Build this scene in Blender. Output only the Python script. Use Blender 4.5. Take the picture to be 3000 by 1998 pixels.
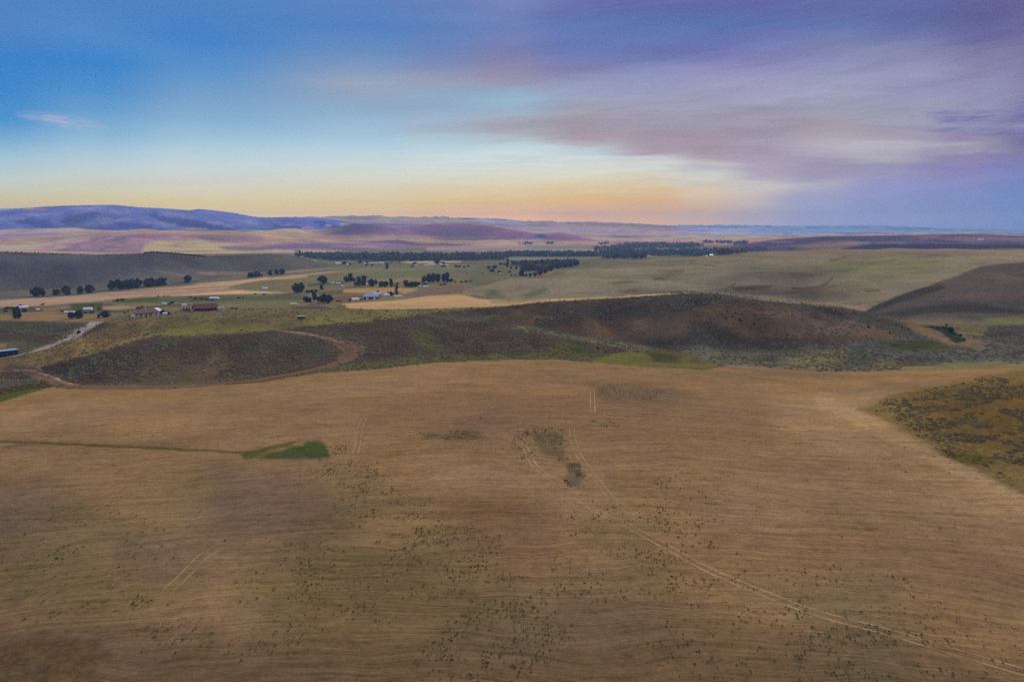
import bpy, math, random
import numpy as np
from mathutils import Vector, Matrix

# ------------------------------------------------------------------ scene, camera
SC = bpy.context.scene
COL = SC.collection
for o in list(bpy.data.objects):
    bpy.data.objects.remove(o)
CAMZ = 80.0
PITCH = math.atan((999 - 678) / 2000.0)
cam_d = bpy.data.cameras.new("camera")
cam_d.sensor_width = 36.0
cam_d.lens = 24.0
cam_d.clip_start = 0.5
cam_d.clip_end = 60000
cam = bpy.data.objects.new("camera", cam_d)
cam.location = (0, 0, CAMZ)
cam.rotation_euler = (math.pi / 2 - PITCH, 0, 0)
COL.objects.link(cam)
SC.camera = cam
SC.view_settings.view_transform = 'Standard'
SC.view_settings.look = 'None'
SC.view_settings.gamma = 1.0
SC.view_settings.exposure = 0.0
SC.cycles.use_denoising = False
SC.cycles.sample_clamp_direct = 8.0
SC.cycles.sample_clamp_indirect = 2.0

HAZE_D = 1.05e-4
HAZE_C = (0.40, 0.60, 1.0)
AIR = np.array([0.142, 0.198, 0.40])       # colour far haze tends to
AIR_S = np.array([0.21, 0.27, 0.47])
HAZE_TOP = 375.0

# ------------------------------------------------------------------ colour helpers
def lin(c):
    c = np.asarray(c, dtype=float) / 255.0
    return np.where(c <= 0.04045, c / 12.92, ((c + 0.055) / 1.055) ** 2.4)

def pdir(u, v):
    """direction through pixel (u, v) of the 3000x1998 photograph"""
    a = (u - 1500.0) / 2000.0
    t = (999.0 - v) / 2000.0
    return a, math.cos(PITCH) + t * math.sin(PITCH), -math.sin(PITCH) + t * math.cos(PITCH)

# ------------------------------------------------------------------ node helpers
class NT:
    def __init__(s, tree):
        s.t = tree; s.n = tree.nodes; s.l = tree.links
    def new(s, kind, **kw):
        n = s.n.new(kind)
        for k, v in kw.items():
            setattr(n, k, v)
        return n
    def link(s, a, b):
        s.l.new(a, b)
    def put(s, sock, v):
        if isinstance(v, bpy.types.NodeSocket):
            s.l.new(v, sock)
        else:
            sock.default_value = v
    def math(s, op, a, b=0.0, c=0.0, clamp=False):
        n = s.new('ShaderNodeMath', operation=op, use_clamp=clamp)
        s.put(n.inputs[0], a); s.put(n.inputs[1], b)
        if op in ('MULTIPLY_ADD', 'SMOOTH_MIN', 'COMPARE'):
            s.put(n.inputs[2], c)
        return n.outputs[0]
    def mix(s, f, a, b, blend='MIX'):
        n = s.new('ShaderNodeMix', data_type='RGBA', blend_type=blend, clamp_factor=True)
        s.put(n.inputs[0], f)
        s.put(n.inputs[6], a if isinstance(a, bpy.types.NodeSocket) else (*a[:3], 1))
        s.put(n.inputs[7], b if isinstance(b, bpy.types.NodeSocket) else (*b[:3], 1))
        return n.outputs[2]
    def smooth(s, x, e0, e1):
        n = s.new('ShaderNodeMapRange', interpolation_type='SMOOTHSTEP')
        s.put(n.inputs[0], x)
        n.inputs[1].default_value = e0; n.inputs[2].default_value = e1
        n.inputs[3].default_value = 0; n.inputs[4].default_value = 1
        return n.outputs[0]
    def noise(s, vec, scale, detail=3, rough=0.55, dist=0.0, w=None):
        n = s.new('ShaderNodeTexNoise')
        s.put(n.inputs['Vector'], vec)
        n.inputs['Scale'].default_value = scale
        n.inputs['Detail'].default_value = detail
        n.inputs['Roughness'].default_value = rough
        n.inputs['Distortion'].default_value = dist
        return n.outputs['Fac']
    def combine(s, x, y, z):
        n = s.new('ShaderNodeCombineXYZ')
        s.put(n.inputs[0], x); s.put(n.inputs[1], y); s.put(n.inputs[2], z)
        return n.outputs[0]

# ------------------------------------------------------------------ world: dusk sky with smoke
SUN_EL, SUN_AZ = math.radians(16), math.radians(14)       # azimuth to the right of +Y
W = bpy.data.worlds.new("World")
SC.world = W
W.use_nodes = True
nt = NT(W.node_tree)
for n in list(nt.n):
    nt.n.remove(n)
SKY = {
    0:    [(0, 80,130,194), (80, 84,132,196), (160, 50,131,201), (250, 46,138,205), (350, 82,150,206), (400, 122,172,212), (450, 162,200,218), (500, 192,212,214), (550, 210,214,192), (590, 220,208,162), (650, 224,200,140)],
    300:  [(0, 82,132,194), (100, 84,140,202), (180, 58,134,204), (260, 82,146,206), (330, 110,164,208), (380, 134,180,212), (430, 165,200,220), (490, 196,214,214), (545, 214,215,194), (590, 224,209,160), (650, 226,202,140)],
    600:  [(0, 82,134,194), (110, 70,132,202), (200, 92,148,204), (290, 126,166,204), (350, 138,178,210), (400, 162,198,220), (450, 188,213,224), (500, 210,221,216), (550, 221,218,196), (600, 229,212,158), (635, 232,204,140), (660, 232,196,132)],
    1100: [(0, 96,134,192), (80, 86,132,194), (150, 104,144,194), (210, 134,158,192), (250, 158,170,190), (285, 148,168,194), (330, 148,178,206), (400, 166,200,220), (450, 194,218,227), (500, 215,224,215), (550, 226,218,190), (600, 230,208,158), (640, 231,198,140)],
    1300: [(0, 106,132,188), (90, 96,130,188), (160, 112,136,186), (215, 142,150,180), (243, 160,163,182), (272, 146,174,203), (310, 150,172,196), (350, 160,184,206), (380, 168,180,192), (412, 185,212,222), (450, 205,224,226), (500, 219,224,214), (550, 228,216,180), (600, 232,202,142), (640, 230,188,128)],
    1500: [(0, 118,134,184), (90, 110,130,184), (150, 122,130,176), (190, 138,133,170), (238, 156,152,172), (268, 148,178,202), (300, 152,180,202), (335, 164,178,194), (375, 168,166,176), (396, 176,178,186), (414, 194,216,222), (450, 208,225,227), (500, 221,225,212), (550, 230,214,174), (600, 232,195,134), (640, 228,184,128)],
    1700: [(0, 110,116,174), (90, 100,122,182), (150, 110,124,180), (200, 128,130,174), (240, 148,154,186), (280, 154,162,186), (330, 164,165,180), (375, 168,158,170), (408, 172,156,166), (426, 194,206,212), (460, 212,222,222), (500, 222,224,210), (545, 230,214,170), (580, 234,196,136), (620, 228,186,130), (650, 214,178,150)],
    1900: [(0, 104,108,168), (80, 94,120,180), (160, 112,122,175), (215, 140,145,185), (260, 156,160,190), (310, 162,160,180), (370, 162,157,174), (422, 174,155,168), (440, 178,164,175), (454, 200,206,208), (490, 218,220,210), (540, 229,214,178), (570, 230,194,144), (600, 228,186,136), (650, 212,180,164)],
    2050: [(0, 100,105,165), (80, 94,118,182), (160, 118,122,176), (220, 155,155,192), (300, 162,160,182), (370, 162,156,173), (430, 173,154,168), (462, 178,160,172), (478, 194,184,188), (492, 208,210,206), (515, 220,219,206), (545, 226,213,188), (575, 228,202,168), (610, 222,190,160), (650, 200,178,178)],
    2200: [(0, 100,104,164), (80, 94,116,178), (160, 132,131,180), (240, 160,158,192), (320, 162,158,178), (400, 165,156,172), (440, 173,162,178), (470, 178,160,180), (496, 180,168,188), (520, 200,194,196), (545, 216,208,200), (575, 216,200,188), (610, 202,188,188), (650, 180,174,192)],
    2400: [(0, 99,107,162), (80, 99,117,170), (160, 138,140,180), (240, 158,161,190), (320, 159,162,178), (395, 171,159,168), (425, 185,181,188), (465, 171,161,182), (510, 170,160,186), (545, 184,180,196), (580, 168,170,200), (640, 156,166,202)],
    2600: [(0, 97,105,160), (80, 99,111,165), (160, 141,142,180), (215, 155,157,190), (260, 151,149,184), (320, 158,161,180), (390, 161,153,170), (424, 187,185,190), (450, 181,177,188), (490, 161,155,182), (530, 154,156,200), (600, 150,160,200), (650, 148,163,204)],
    2800: [(0, 101,100,155), (90, 103,105,158), (180, 135,129,168), (250, 147,143,180), (300, 149,149,178), (350, 143,143,176), (395, 141,131,168), (432, 177,172,184), (460, 159,149,176), (500, 144,136,182), (540, 140,146,194), (600, 138,152,200), (650, 138,156,202)],
    3000: [(0, 113,104,155), (90, 119,110,156), (170, 133,123,164), (230, 127,117,160), (290, 127,121,166), (335, 105,109,158), (366, 141,137,174), (400, 121,113,158), (440, 137,127,164), (500, 128,134,184), (560, 126,145,195), (650, 124,150,200)],
}
geo = nt.new('ShaderNodeTexCoord')
sep = nt.new('ShaderNodeSeparateXYZ')
nt.link(geo.outputs['Generated'], sep.inputs[0])
X, Y, Z = sep.outputs
az = nt.math('ARCTAN2', X, Y)
el = nt.math('ARCSINE', Z)
# smoke streaks: coordinates on a high flat layer, stretched along its drift
zc = nt.math('ADD', nt.math('MAXIMUM', Z, 0.0), 0.10)
cx_ = nt.math('DIVIDE', X, zc); cy_ = nt.math('DIVIDE', Y, zc)
lay = nt.combine(cx_, cy_, 0.0)
mp = nt.new('ShaderNodeMapping')
mp.inputs['Rotation'].default_value = (0, 0, math.radians(14))
mp.inputs['Scale'].default_value = (0.55, 2.0, 1.0)
nt.link(lay, mp.inputs[0])
s1 = nt.noise(mp.outputs[0], 0.9, 6, 0.55, 0.7)
s2 = nt.noise(mp.outputs[0], 2.6, 5, 0.6, 0.4)
s3 = nt.noise(lay, 0.5, 3, 0.5, 0.3)
# how much the smoke shapes the sky: more to the right and up
smk = nt.math('MULTIPLY', nt.smooth(az, -0.45, 0.15), nt.smooth(el, 0.005, 0.11))
warp = nt.math('ADD', nt.math('MULTIPLY', nt.math('SUBTRACT', s1, 0.5), 0.040), nt.math('MULTIPLY', nt.math('SUBTRACT', s2, 0.5), 0.022))
elw = nt.math('ADD', el, nt.math('MULTIPLY', warp, smk))
azw = nt.math('ADD', az, nt.math('MULTIPLY', nt.math('SUBTRACT', s3, 0.5), 0.10))
RE0, RE1 = math.radians(-6), math.radians(90)
fac = nt.math('DIVIDE', nt.math('SUBTRACT', elw, RE0), RE1 - RE0)
HB = 1.0
UP = {0: (112, 140, 190), 3000: (140, 132, 180)}
prev = None
for u in sorted(SKY):
    rp = nt.new('ShaderNodeValToRGB')
    rp.color_ramp.interpolation = 'B_SPLINE' if False else 'EASE'
    rp.color_ramp.interpolation = 'LINEAR'
    stops = []
    a, b, c = pdir(u, 678)
    uaz = math.atan2(a, b)
    for (v, r, g, bb) in SKY[u]:
        # keep the column's azimuth while going up
        dx, dy, dz = pdir(1500, v)
        hyp = dy / math.cos(uaz)
        e = math.atan2(dz, hyp)
        path = min((HAZE_TOP - CAMZ) / max(math.tan(e), 1e-4), 15300.0) if e > 0 else 15300.0
        T = math.exp(-HAZE_D * path)        # the sky is seen through this much of the valley haze
        c3 = np.clip((lin((r, g, bb)) - AIR_S * (1 - T)) / T, 0.02, 3.0)
        stops.append(((e - RE0) / (RE1 - RE0), tuple(c3)))
    stops.sort()
    k = u / 3000.0
    z1 = lin(tuple(UP[0][i] * (1 - k) + UP[3000][i] * k for i in range(3)))
    stops.append(((math.radians(24) - RE0) / (RE1 - RE0), tuple(z1 * 1.15)))
    stops.append(((math.radians(45) - RE0) / (RE1 - RE0), (0.52, 0.46, 0.62)))
    stops.append((1.0, (0.60, 0.53, 0.72)))
    stops.insert(0, (0.0, stops[0][1]))
    els = rp.color_ramp.elements
    while len(els) > 1:
        els.remove(els[0])
    els[0].position = stops[0][0]; els[0].color = (*stops[0][1], 1)
    for p, c3 in stops[1:]:
        e_ = els.new(p); e_.color = (*c3, 1)
    nt.link(fac, rp.inputs[0])
    if prev is None:
        cur = rp.outputs[0]
    else:
        cur = nt.mix(nt.smooth(azw, prev, uaz), cur, rp.outputs[0])
    prev = uaz
# lighter and darker strands inside the smoke
strand = nt.math('MULTIPLY_ADD', nt.math('MULTIPLY', nt.math('SUBTRACT', s2, 0.5), smk), 0.34, 1.0)
strand = nt.math('MULTIPLY', strand, nt.math('MULTIPLY_ADD', nt.math('SUBTRACT', s1, 0.5), 0.12, 1.0))
vm = nt.new('ShaderNodeVectorMath', operation='SCALE')
nt.link(cur, vm.inputs[0]); nt.link(strand, vm.inputs['Scale'])
skyc = vm.outputs[0]
fs = nt.noise(nt.combine(nt.math('MULTIPLY', az, 2.6), nt.math('MULTIPLY', nt.math('SUBTRACT', elw, nt.math('MULTIPLY', az, 0.11)), 42.0), 0.0), 1.0, 6, 0.62, 0.35)
vm2 = nt.new('ShaderNodeVectorMath', operation='SCALE')
nt.link(skyc, vm2.inputs[0])
nt.link(nt.math('MULTIPLY_ADD', nt.math('MULTIPLY', nt.math('SUBTRACT', fs, 0.5), nt.smooth(az, -0.35, 0.25)), 0.62, 1.0), vm2.inputs['Scale'])
skyc = nt.mix(nt.smooth(el, 0.02, 0.07), skyc, vm2.outputs[0])
# thin wisps of cloud
def wisp(col_in, u, v, ru, rv, tint, amount):
    a, b, c = pdir(u, v)
    a0 = math.atan2(a, b); e0 = math.atan2(c, math.hypot(a, b))
    dx = nt.math('DIVIDE', nt.math('SUBTRACT', az, a0), ru / 2000.0)
    dy = nt.math('DIVIDE', nt.math('ADD', nt.math('SUBTRACT', el, e0), nt.math('MULTIPLY', nt.math('SUBTRACT', az, a0), 0.10)), rv / 2000.0)
    wn = nt.noise(nt.combine(nt.math('MULTIPLY', az, 26.0), nt.math('MULTIPLY', el, 150.0), 0.0), 1.0, 5, 0.6, 0.6)
    d2 = nt.math('ADD', nt.math('MULTIPLY', dx, dx), nt.math('MULTIPLY', dy, dy))
    m = nt.math('SUBTRACT', 1.0, nt.smooth(d2, 0.0, 1.0))
    m = nt.math('MULTIPLY', m, nt.smooth(wn, 0.36, 0.72))
    return nt.mix(nt.math('MULTIPLY', m, amount), col_in, tuple(lin(tint)))
skyc = wisp(skyc, 190, 357, 105, 22, (192, 196, 214), 0.85)
skyc = wisp(skyc, 2650, 432, 260, 16, (205, 200, 205), 0.6)
skyc = wisp(skyc, 2900, 367, 150, 10, (188, 182, 205), 0.6)
skyc = wisp(skyc, 2920, 385, 200, 12, (92, 92, 150), 0.6)
skyc = wisp(skyc, 2870, 345, 190, 24, (92, 94, 155), 0.7)
skyc = wisp(skyc, 2150, 545, 330, 18, (232, 224, 208), 0.7)
skyc = wisp(skyc, 2020, 500, 260, 14, (216, 216, 212), 0.5)
nish = nt.new('ShaderNodeTexSky', sky_type='NISHITA')
nish.sun_disc = False
nish.sun_elevation = SUN_EL
nish.sun_rotation = SUN_AZ
nsc = nt.new('ShaderNodeVectorMath', operation='SCALE')
nt.link(nish.outputs[0], nsc.inputs[0]); nsc.inputs['Scale'].default_value = 0.05
add = nt.new('ShaderNodeVectorMath', operation='ADD')
high = nt.new('ShaderNodeVectorMath', operation='SCALE')
nt.link(nsc.outputs[0], high.inputs[0])
nt.link(nt.smooth(el, 0.40, 0.9), high.inputs['Scale'])
nt.link(skyc, add.inputs[0]); nt.link(high.outputs[0], add.inputs[1])
bg = nt.new('ShaderNodeBackground')
nt.link(add.outputs[0], bg.inputs[0]); bg.inputs[1].default_value = 1.0
wo = nt.new('ShaderNodeOutputWorld')
nt.link(bg.outputs[0], wo.inputs[0])

sd = bpy.data.lights.new("sun", 'SUN')
sd.energy = 3.1
sd.angle = math.radians(8)
sd.color = (1.0, 0.86, 0.70)
sun = bpy.data.objects.new("sun", sd)
dirv = Vector((math.sin(SUN_AZ) * math.cos(SUN_EL), math.cos(SUN_AZ) * math.cos(SUN_EL), math.sin(SUN_EL)))
sun.rotation_euler = dirv.to_track_quat('Z', 'Y').to_euler()
COL.objects.link(sun)

# ------------------------------------------------------------------ noise in numpy
_rs = np.random.RandomState(5)
_TAB = _rs.rand(512, 512)
def vnoise(x, y):
    xi = np.floor(x).astype(np.int64); yi = np.floor(y).astype(np.int64)
    fx = x - xi; fy = y - yi
    fx = fx * fx * (3 - 2 * fx); fy = fy * fy * (3 - 2 * fy)
    x0 = xi & 511; x1 = (xi + 1) & 511; y0 = yi & 511; y1 = (yi + 1) & 511
    a = _TAB[x0, y0]; b = _TAB[x1, y0]; c = _TAB[x0, y1]; d = _TAB[x1, y1]
    return (a * (1 - fx) + b * fx) * (1 - fy) + (c * (1 - fx) + d * fx) * fy
def fbm(x, y, scale, octs=4, rough=0.5, ox=0.0):
    s = 0; a = 1.0; t = 0
    x = x / scale + ox + 31.7; y = y / scale + ox * 1.7 + 11.3
    for i in range(octs):
        s = s + a * (vnoise(x, y) - 0.5); t += a
        x, y = x * 1.9 * 0.8 - y * 1.9 * 0.6 + 7.1, x * 1.9 * 0.6 + y * 1.9 * 0.8 + 3.3
        a *= rough
    return s / t * 2

# ------------------------------------------------------------------ terrain control lines
# each: list of (u, v, ('D'|'Z'), value) ; v None means (u, D, z) in the last two
def L(*pts):
    th, r, z = [], [], []
    for p in pts:
        u = p[0]
        if p[1] is None:
            a, b, c = pdir(u, 760)
            th.append(math.atan2(a, b)); r.append(p[2]); z.append(p[3]); continue
        a, b, c = pdir(u, p[1])
        h = math.hypot(a, b); sl = c / h
        th.append(math.atan2(a, b))
        if p[2] == 'D':
            r.append(p[3]); z.append(CAMZ + sl * p[3])
        else:
            z.append(p[3]); r.append((p[3] - CAMZ) / sl)
    return np.array(th), np.array(r, float), np.array(z, float)
def LZ(pairs):   # (u, v, z)
    return L(*[(u, v, 'Z', z) for u, v, z in pairs])
def LD(pairs):
    return L(*[(u, v, 'D', d) for u, v, d in pairs])

LINES = [
 L((0, None, 5, 0.0), (3000, None, 5, 0.0)),
 L((0, None, 60, 0.0), (3000, None, 60, 0.0)),
 LZ([(0,1998,-1.0),(700,1998,0.5),(1500,1998,1.0),(2200,1998,0.5),(3000,1998,-1.5)]),
 LZ([(0,1620,0),(600,1620,0.5),(1000,1600,-1.0),(1500,1600,0.5),(2100,1620,-0.5),(2600,1600,1),(3000,1640,1)]),
 LZ([(0,1400,-1),(600,1400,0),(1000,1370,0),(1700,1330,-1),(2300,1330,0.5),(2700,1290,2),(3000,1400,3)]),
 LZ([(0,1262,-1),(500,1225,0),(1000,1180,0.5),(1500,1150,0.5),(1750,1160,-.3),(2200,1160,0),(2500,1190,0.2),(2650,1150,5),(2850,1115,10),(3000,1095,14)]),
 LZ([(0,1179,0),(147,1134,-2),(204,1140,-2),(510,1138,-1.5),(765,1119,-1),(937,1093,-.5),(1096,1083,0),(1262,1064,0),(1466,1055,0),(1618,1053,0),(1720,1060,0),(1912,1078,0),(2064,1084,0),(2141,1070,.5),(2192,1073,.5),(2421,1090,0),(2612,1086,0),(2804,1080,0),(3000,1075,0)]),
 LZ([(0,1088,-14),(147,1092,-12),(300,1119,-5),(500,1120,-4),(750,1104,-4),(1000,1078,-4.5),(1250,1060,-6),(1500,1052,-6),(1620,1050,-6),(1720,1052,-5),(1860,1055,-4),(2000,1066,-4),(2120,1066,-5),(2250,1068,-5),(2500,1078,-4),(2750,1070,-5),(3000,1062,-5)]),
 LZ([(0,1060,-12),(122,1072,-9),(160,1058,-8),(212,1053,-6),(332,1019,-1),(408,994,1),(472,984,2.5),(600,983,3),(760,972,3),(944,954,3),(1142,935,4),(1222,928,4),(1350,940,1.5),(1500,951,-.5),(1659,976,-3),(1720,985,-3.5),(1819,1000,-4.5),(1900,1030,-5),(2000,1040,-5.5),(2141,1042,-6),(2500,1045,-6),(2750,1040,-6),(3000,1040,-6)]),
 LZ([(0,1000,-10),(150,985,-9),(285,958,-6),(340,945,-2),(400,934,1),(500,930,2),(600,926,3),(760,922,3),(944,915,3),(1142,905,3),(1250,903,4),(1350,900,5),(1500,895,8),(1596,887,12),(1755,879,15),(1883,868,20),(1978,860,24),(2042,859,25),(2106,863,24),(2200,880,19),(2319,893,14),(2438,903,9),(2523,917,4),(2609,940,-2),(2700,965,-5),(3000,965,-6)]),
 LZ([(0,945,-6),(150,945,-6),(285,940,-6),(400,915,-3),(600,905,-1),(760,897,-2),(944,893,-2),(1080,884,0),(1200,878,1),(1350,872,2),(1500,872,0),(1755,870,-1),(1900,870,-2),(2200,872,-2),(2400,885,-4),(2523,905,-4),(2700,920,-5),(3000,922,-4)]),
 LZ([(0,882,-8),(400,876,-8),(760,866,-8),(944,860,-8),(1142,858,-8),(1250,852,-6),(1350,848,-4),(1500,850,-4),(1750,850,0),(2000,845,3),(2250,845,5),(2500,862,3),(2700,866,6),(2878,876,6),(3000,880,6)]),
 LZ([(0,874,-8),(400,858,-8),(750,840,-8),(1000,828,-8),(1250,828,-8),(1400,828,-7),(1500,832,-5),(1600,822,-1),(1750,805,5),(2000,800,10),(2250,795,14),(2500,802,13),(2700,810,14),(2878,800,18),(3000,800,19)]),
 LZ([(0,868,-8),(400,845,-7),(750,815,-8),(944,800,-8),(1250,800,-8),(1400,808,-8),(1500,813,-6),(1571,807,-3),(1622,790,1),(1674,783,3),(1750,770,8),(1902,761,12),(1998,757.6,14),(2083,751,16),(2200,740,20),(2268,736,22),(2404,731,25),(2466,731,25),(2575,731,25),(2619,721,30),(2711,726,28),(2779,722.6,30),(2847,726,28),(3000,729,27)]),
 L(*([(u, v, 'D', d) for u, v, d in [(0,737,1450),(191,745,1450),(287,749,1450),(411,743,1500),(446,738.6,1500),(510,742,1520),(600,751,1580),(750,748,1700),(786,745,1720),(820,747,1740),(871,756,1760),(905,765,1780),(974,781,1750)]] + [(u, v, 'Z', z) for u, v, z in [(1100,778,-8),(1250,775,-8),(1500,770,-8),(1674,766,-8)]] + [(1750, None, 2050, -6), (1902, None, 2080, -4), (2200, None, 2350, 0), (2600, None, 2900, 5), (3000, None, 2600, 5)])),
 L((0, None, 2300, -8), (1500, None, 2300, -8), (1900, None, 2350, -8), (2200, None, 2700, -4), (2600, None, 3100, 10), (3000, None, 3000, 12)),
 L((0, None, 3200, -2), (1300, None, 3200, -4), (2000, None, 3400, -4), (2600, None, 3600, 20), (3000, None, 3600, 24)),
 L((0, None, 3500, 0), (1300, None, 3600, 0), (2000, None, 3800, 0), (2300, None, 3900, 22), (3000, None, 3900, 34)),
 LD([(0,710,4200),(96,708,4200),(191,697,4200),(287,688,4200),(367,680,4200),(478,683,4200),(638,686,4200),(750,688,4200),(900,698,4200),(1100,707,4200),(1165,702,4200),(1230,712,4200),(1350,716,4300),(1500,712,4400),(1800,710,4400),(2050,710,4400),(2200,708,4400),(2302,699,4400),(2421,692.5,4400),(2490,692,4400),(2600,693,4400),(2711,690,4400),(2813,686,4400),(2915,689,4400),(3000,693,4400)]),
 LD([(0,696,4900),(200,693,4900),(367,683,4900),(500,685,4900),(750,688,4900),(900,695,4900),(1100,703,4900),(1300,706,4900),(1708,708,4900),(2000,706,4900),(2300,704,4900),(3000,702,4900)]),
 LD([(0,686,5500),(191,678,5500),(367,676,5500),(478,675,5500),(700,676,5500),(900,678,5500),(980,668,5500),(1032,656,5600),(1109,659,5600),(1198,664,5600),(1274,655,5600),(1351,655,5600),(1427,660,5600),(1504,675,5500),(1560,684,5400),(1631,684,5300),(1708,696,5300),(1760,704,5300),(1900,700,5500),(2100,697,5500),(2300,696,5500),(3000,697,5500)]),
 LD([(0,676,6300),(367,672,6300),(700,670,6300),(900,676,6300),(1200,675,6300),(1500,680,6300),(1700,683,6300),(2000,688,6300),(2300,690,6300),(3000,692,6300)]),
 LD([(0,619,7500),(64,611,7500),(128,606,7500),(191,603,7500),(260,601.5,7500),(335,600.5,7500),(415,608,7500),(480,611,7500),(558,617,7500),(580,612.5,7500),(615,616,7500),(670,622,7500),(750,636.5,7500),(790,637,7500),(850,636,7500),(960,641,7500),(1020,650,7500),(1100,655,7600),(1300,660,7600),(1500,664,7600),(1650,666,7600),(1800,671,7600),(2000,678,7600),(2200,686,7600),(2350,687,7600),(3000,690,7600)]),
 LD([(0,640,8600),(800,650,8600),(1100,645,8600),(1400,648,8600),(1700,662,8600),(2000,672,8600),(2300,683,8600),(3000,688,8600)]),
 LD([(0,640,9500),(700,640,9500),(850,637,9500),(1000,636,9500),(1083,632.5,9500),(1147,636,9500),(1270,638,9500),(1338,637.5,9500),(1420,640,9500),(1466,641,9500),(1530,649,9500),(1580,652,9500),(1657,651,9500),(1710,650,9500),(1733,649.5,9500),(1800,654,9500),(1900,659,9500),(2000,668,9500),(2200,678,9500),(2400,681,9500),(3000,686,9500)]),
 LD([(0,650,11500),(1000,655,11500),(2000,672,11500),(2260,678,11500),(3000,684,11500)]),
 LD([(0,613,14000),(90,609,14000),(200,630,14000),(1000,668,14000),(1700,666,14000),(1950,662,14000),(2100,661,14000),(2200,661.5,14000),(2360,664,14000),(2440,662,14000),(2530,660,14000),(2620,663,14000),(2760,669,14000),(2900,673,14000),(3000,674.5,14000)]),
 L((0, None, 15000, 0.0), (3000, None, 15000, 0.0)),
]
NAMES = ['k%d' % i for i in range(len(LINES))]
IDX = dict(edge=6, gully=7, sage=8, ridge=9, back=10, mid=11, mid2=12, crest=13, hill=14, wood0=15, wood1=16, foot=17, h1=18)

# ---- grid in azimuth and range
NC = 1300
TH_D = np.radians(np.linspace(-42, 42, NC))
TH = np.concatenate([np.radians(np.linspace(-180, -43, 40)), TH_D, np.radians(np.linspace(43, 180, 40))])
R = np.concatenate([
    np.linspace(5, 95, 20),
    1.0 / np.linspace(1 / 98.0, 1 / 600.0, 440),
    np.geomspace(602, 2500, 300),
    np.geomspace(2510, 15000, 230), [4200, 4300, 4400, 5300, 5400, 5500, 5600, 7500, 7600, 9500, 14000]])
R = np.sort(R); R = R[np.concatenate([[True], np.diff(R) > 0.01])]
NTH, NR = len(TH), len(R)

# knots for every column
KR = np.array([np.interp(TH, l[0][np.argsort(l[0])], l[1][np.argsort(l[0])]) for l in LINES])
KZ = np.array([np.interp(TH, l[0][np.argsort(l[0])], l[2][np.argsort(l[0])]) for l in LINES])
for k in range(1, len(LINES)):
    KR[k] = np.maximum(KR[k], KR[k - 1] * 1.012 + 1.0)
# smooth along azimuth a little
def smooth1(a, n):
    ker = np.hanning(n + 2)[1:-1]; ker /= ker.sum()
    p = np.pad(a, ((0, 0), (n // 2, n // 2)), mode='edge')
    return np.array([np.convolve(row, ker, mode='valid')[:a.shape[1]] for row in p])
KR = smooth1(KR, 13); KZ = smooth1(KZ, 13)
for k in range(1, len(LINES)):
    KR[k] = np.maximum(KR[k], KR[k - 1] * 1.008 + 1.0)
H = np.zeros((NTH, NR)); SEG = np.zeros((NTH, NR), int); FR = np.zeros((NTH, NR))
hk = np.diff(KR, axis=0); dk = np.diff(KZ, axis=0) / hk
M = np.zeros_like(KZ)
M[1:-1] = np.where(dk[:-1] * dk[1:] > 0, 2 * dk[:-1] * dk[1:] / np.where(np.abs(dk[:-1] + dk[1:]) < 1e-12, 1, dk[:-1] + dk[1:]), 0)
M[0] = dk[0]; M[-1] = dk[-1]
for c in range(NTH):
    kr = KR[:, c]
    i = np.clip(np.searchsorted(kr, R, side='right') - 1, 0, len(kr) - 2)
    h = hk[i, c]; t = np.clip((R - kr[i]) / h, 0, 1)
    z0 = KZ[i, c]; z1 = KZ[i + 1, c]; m0 = M[i, c] * h; m1 = M[i + 1, c] * h
    H[c] = z0 * (1 + 2 * t) * (1 - t) ** 2 + m0 * t * (1 - t) ** 2 + z1 * t * t * (3 - 2 * t) + m1 * t * t * (t - 1)
    SEG[c] = i; FR[c] = t
TT, RR = np.meshgrid(TH, R, indexing='ij')
PX = RR * np.sin(TT); PY = RR * np.cos(TT)
bumpw = np.sin(np.pi * FR)
amp = np.interp(RR, [0, 300, 420, 600, 1000, 2000, 3000, 4000, 15000], [0.9, 1.0, 1.1, 2.2, 2.4, 3, 1.0, 1.5, 1.5])
valley = ((SEG >= IDX['back']) & (SEG < IDX['wood1']) & (H < -4))
amp = np.where(valley, 0.4, amp)
H += amp * fbm(PX, PY, np.interp(400, [0, 1], [0, 1]) * 0 + 55.0, 4, 0.5) * (0.35 + 0.65 * bumpw)
gl = fbm(PX, PY, 420.0, 4, 0.55, 3.3)
rid = 1 - 2 * np.abs(fbm(PX, PY, 700.0, 4, 0.5, 9.1))
far = np.clip((RR - 3700) / 600, 0, 1)
H += far * bumpw ** 2 * RR * 0.0085 * (rid - 0.6)
midh = np.clip((RR - 850) / 300, 0, 1) * (1 - far) * np.where(valley, 0, 1)
H += midh * bumpw * 7.0 * gl
spur = 1 - 2 * np.abs(fbm(TT * 900.0, RR * 0.45, 150.0, 4, 0.5, 33.0))
H += midh * bumpw * np.where((TT > -0.05) & (RR < 2600), 12.0, 8.0) * (spur - 0.7) * (RR > 900)
slope = ((SEG >= 7) & (SEG < 9)) * 1.0
rid2 = 1 - 2 * np.abs(fbm(TT * 520.0, RR * 0.35, 36.0, 4, 0.55, 21.0))
H += slope * bumpw * np.clip((np.degrees(TT) + 14) / 16, 0.25, 1) * 6.0 * (rid2 - 0.7)
H += 0.10 * fbm(PX, PY, 5.0, 3, 0.6) * np.clip(1.3 - RR / 600, 0, 1)

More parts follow.
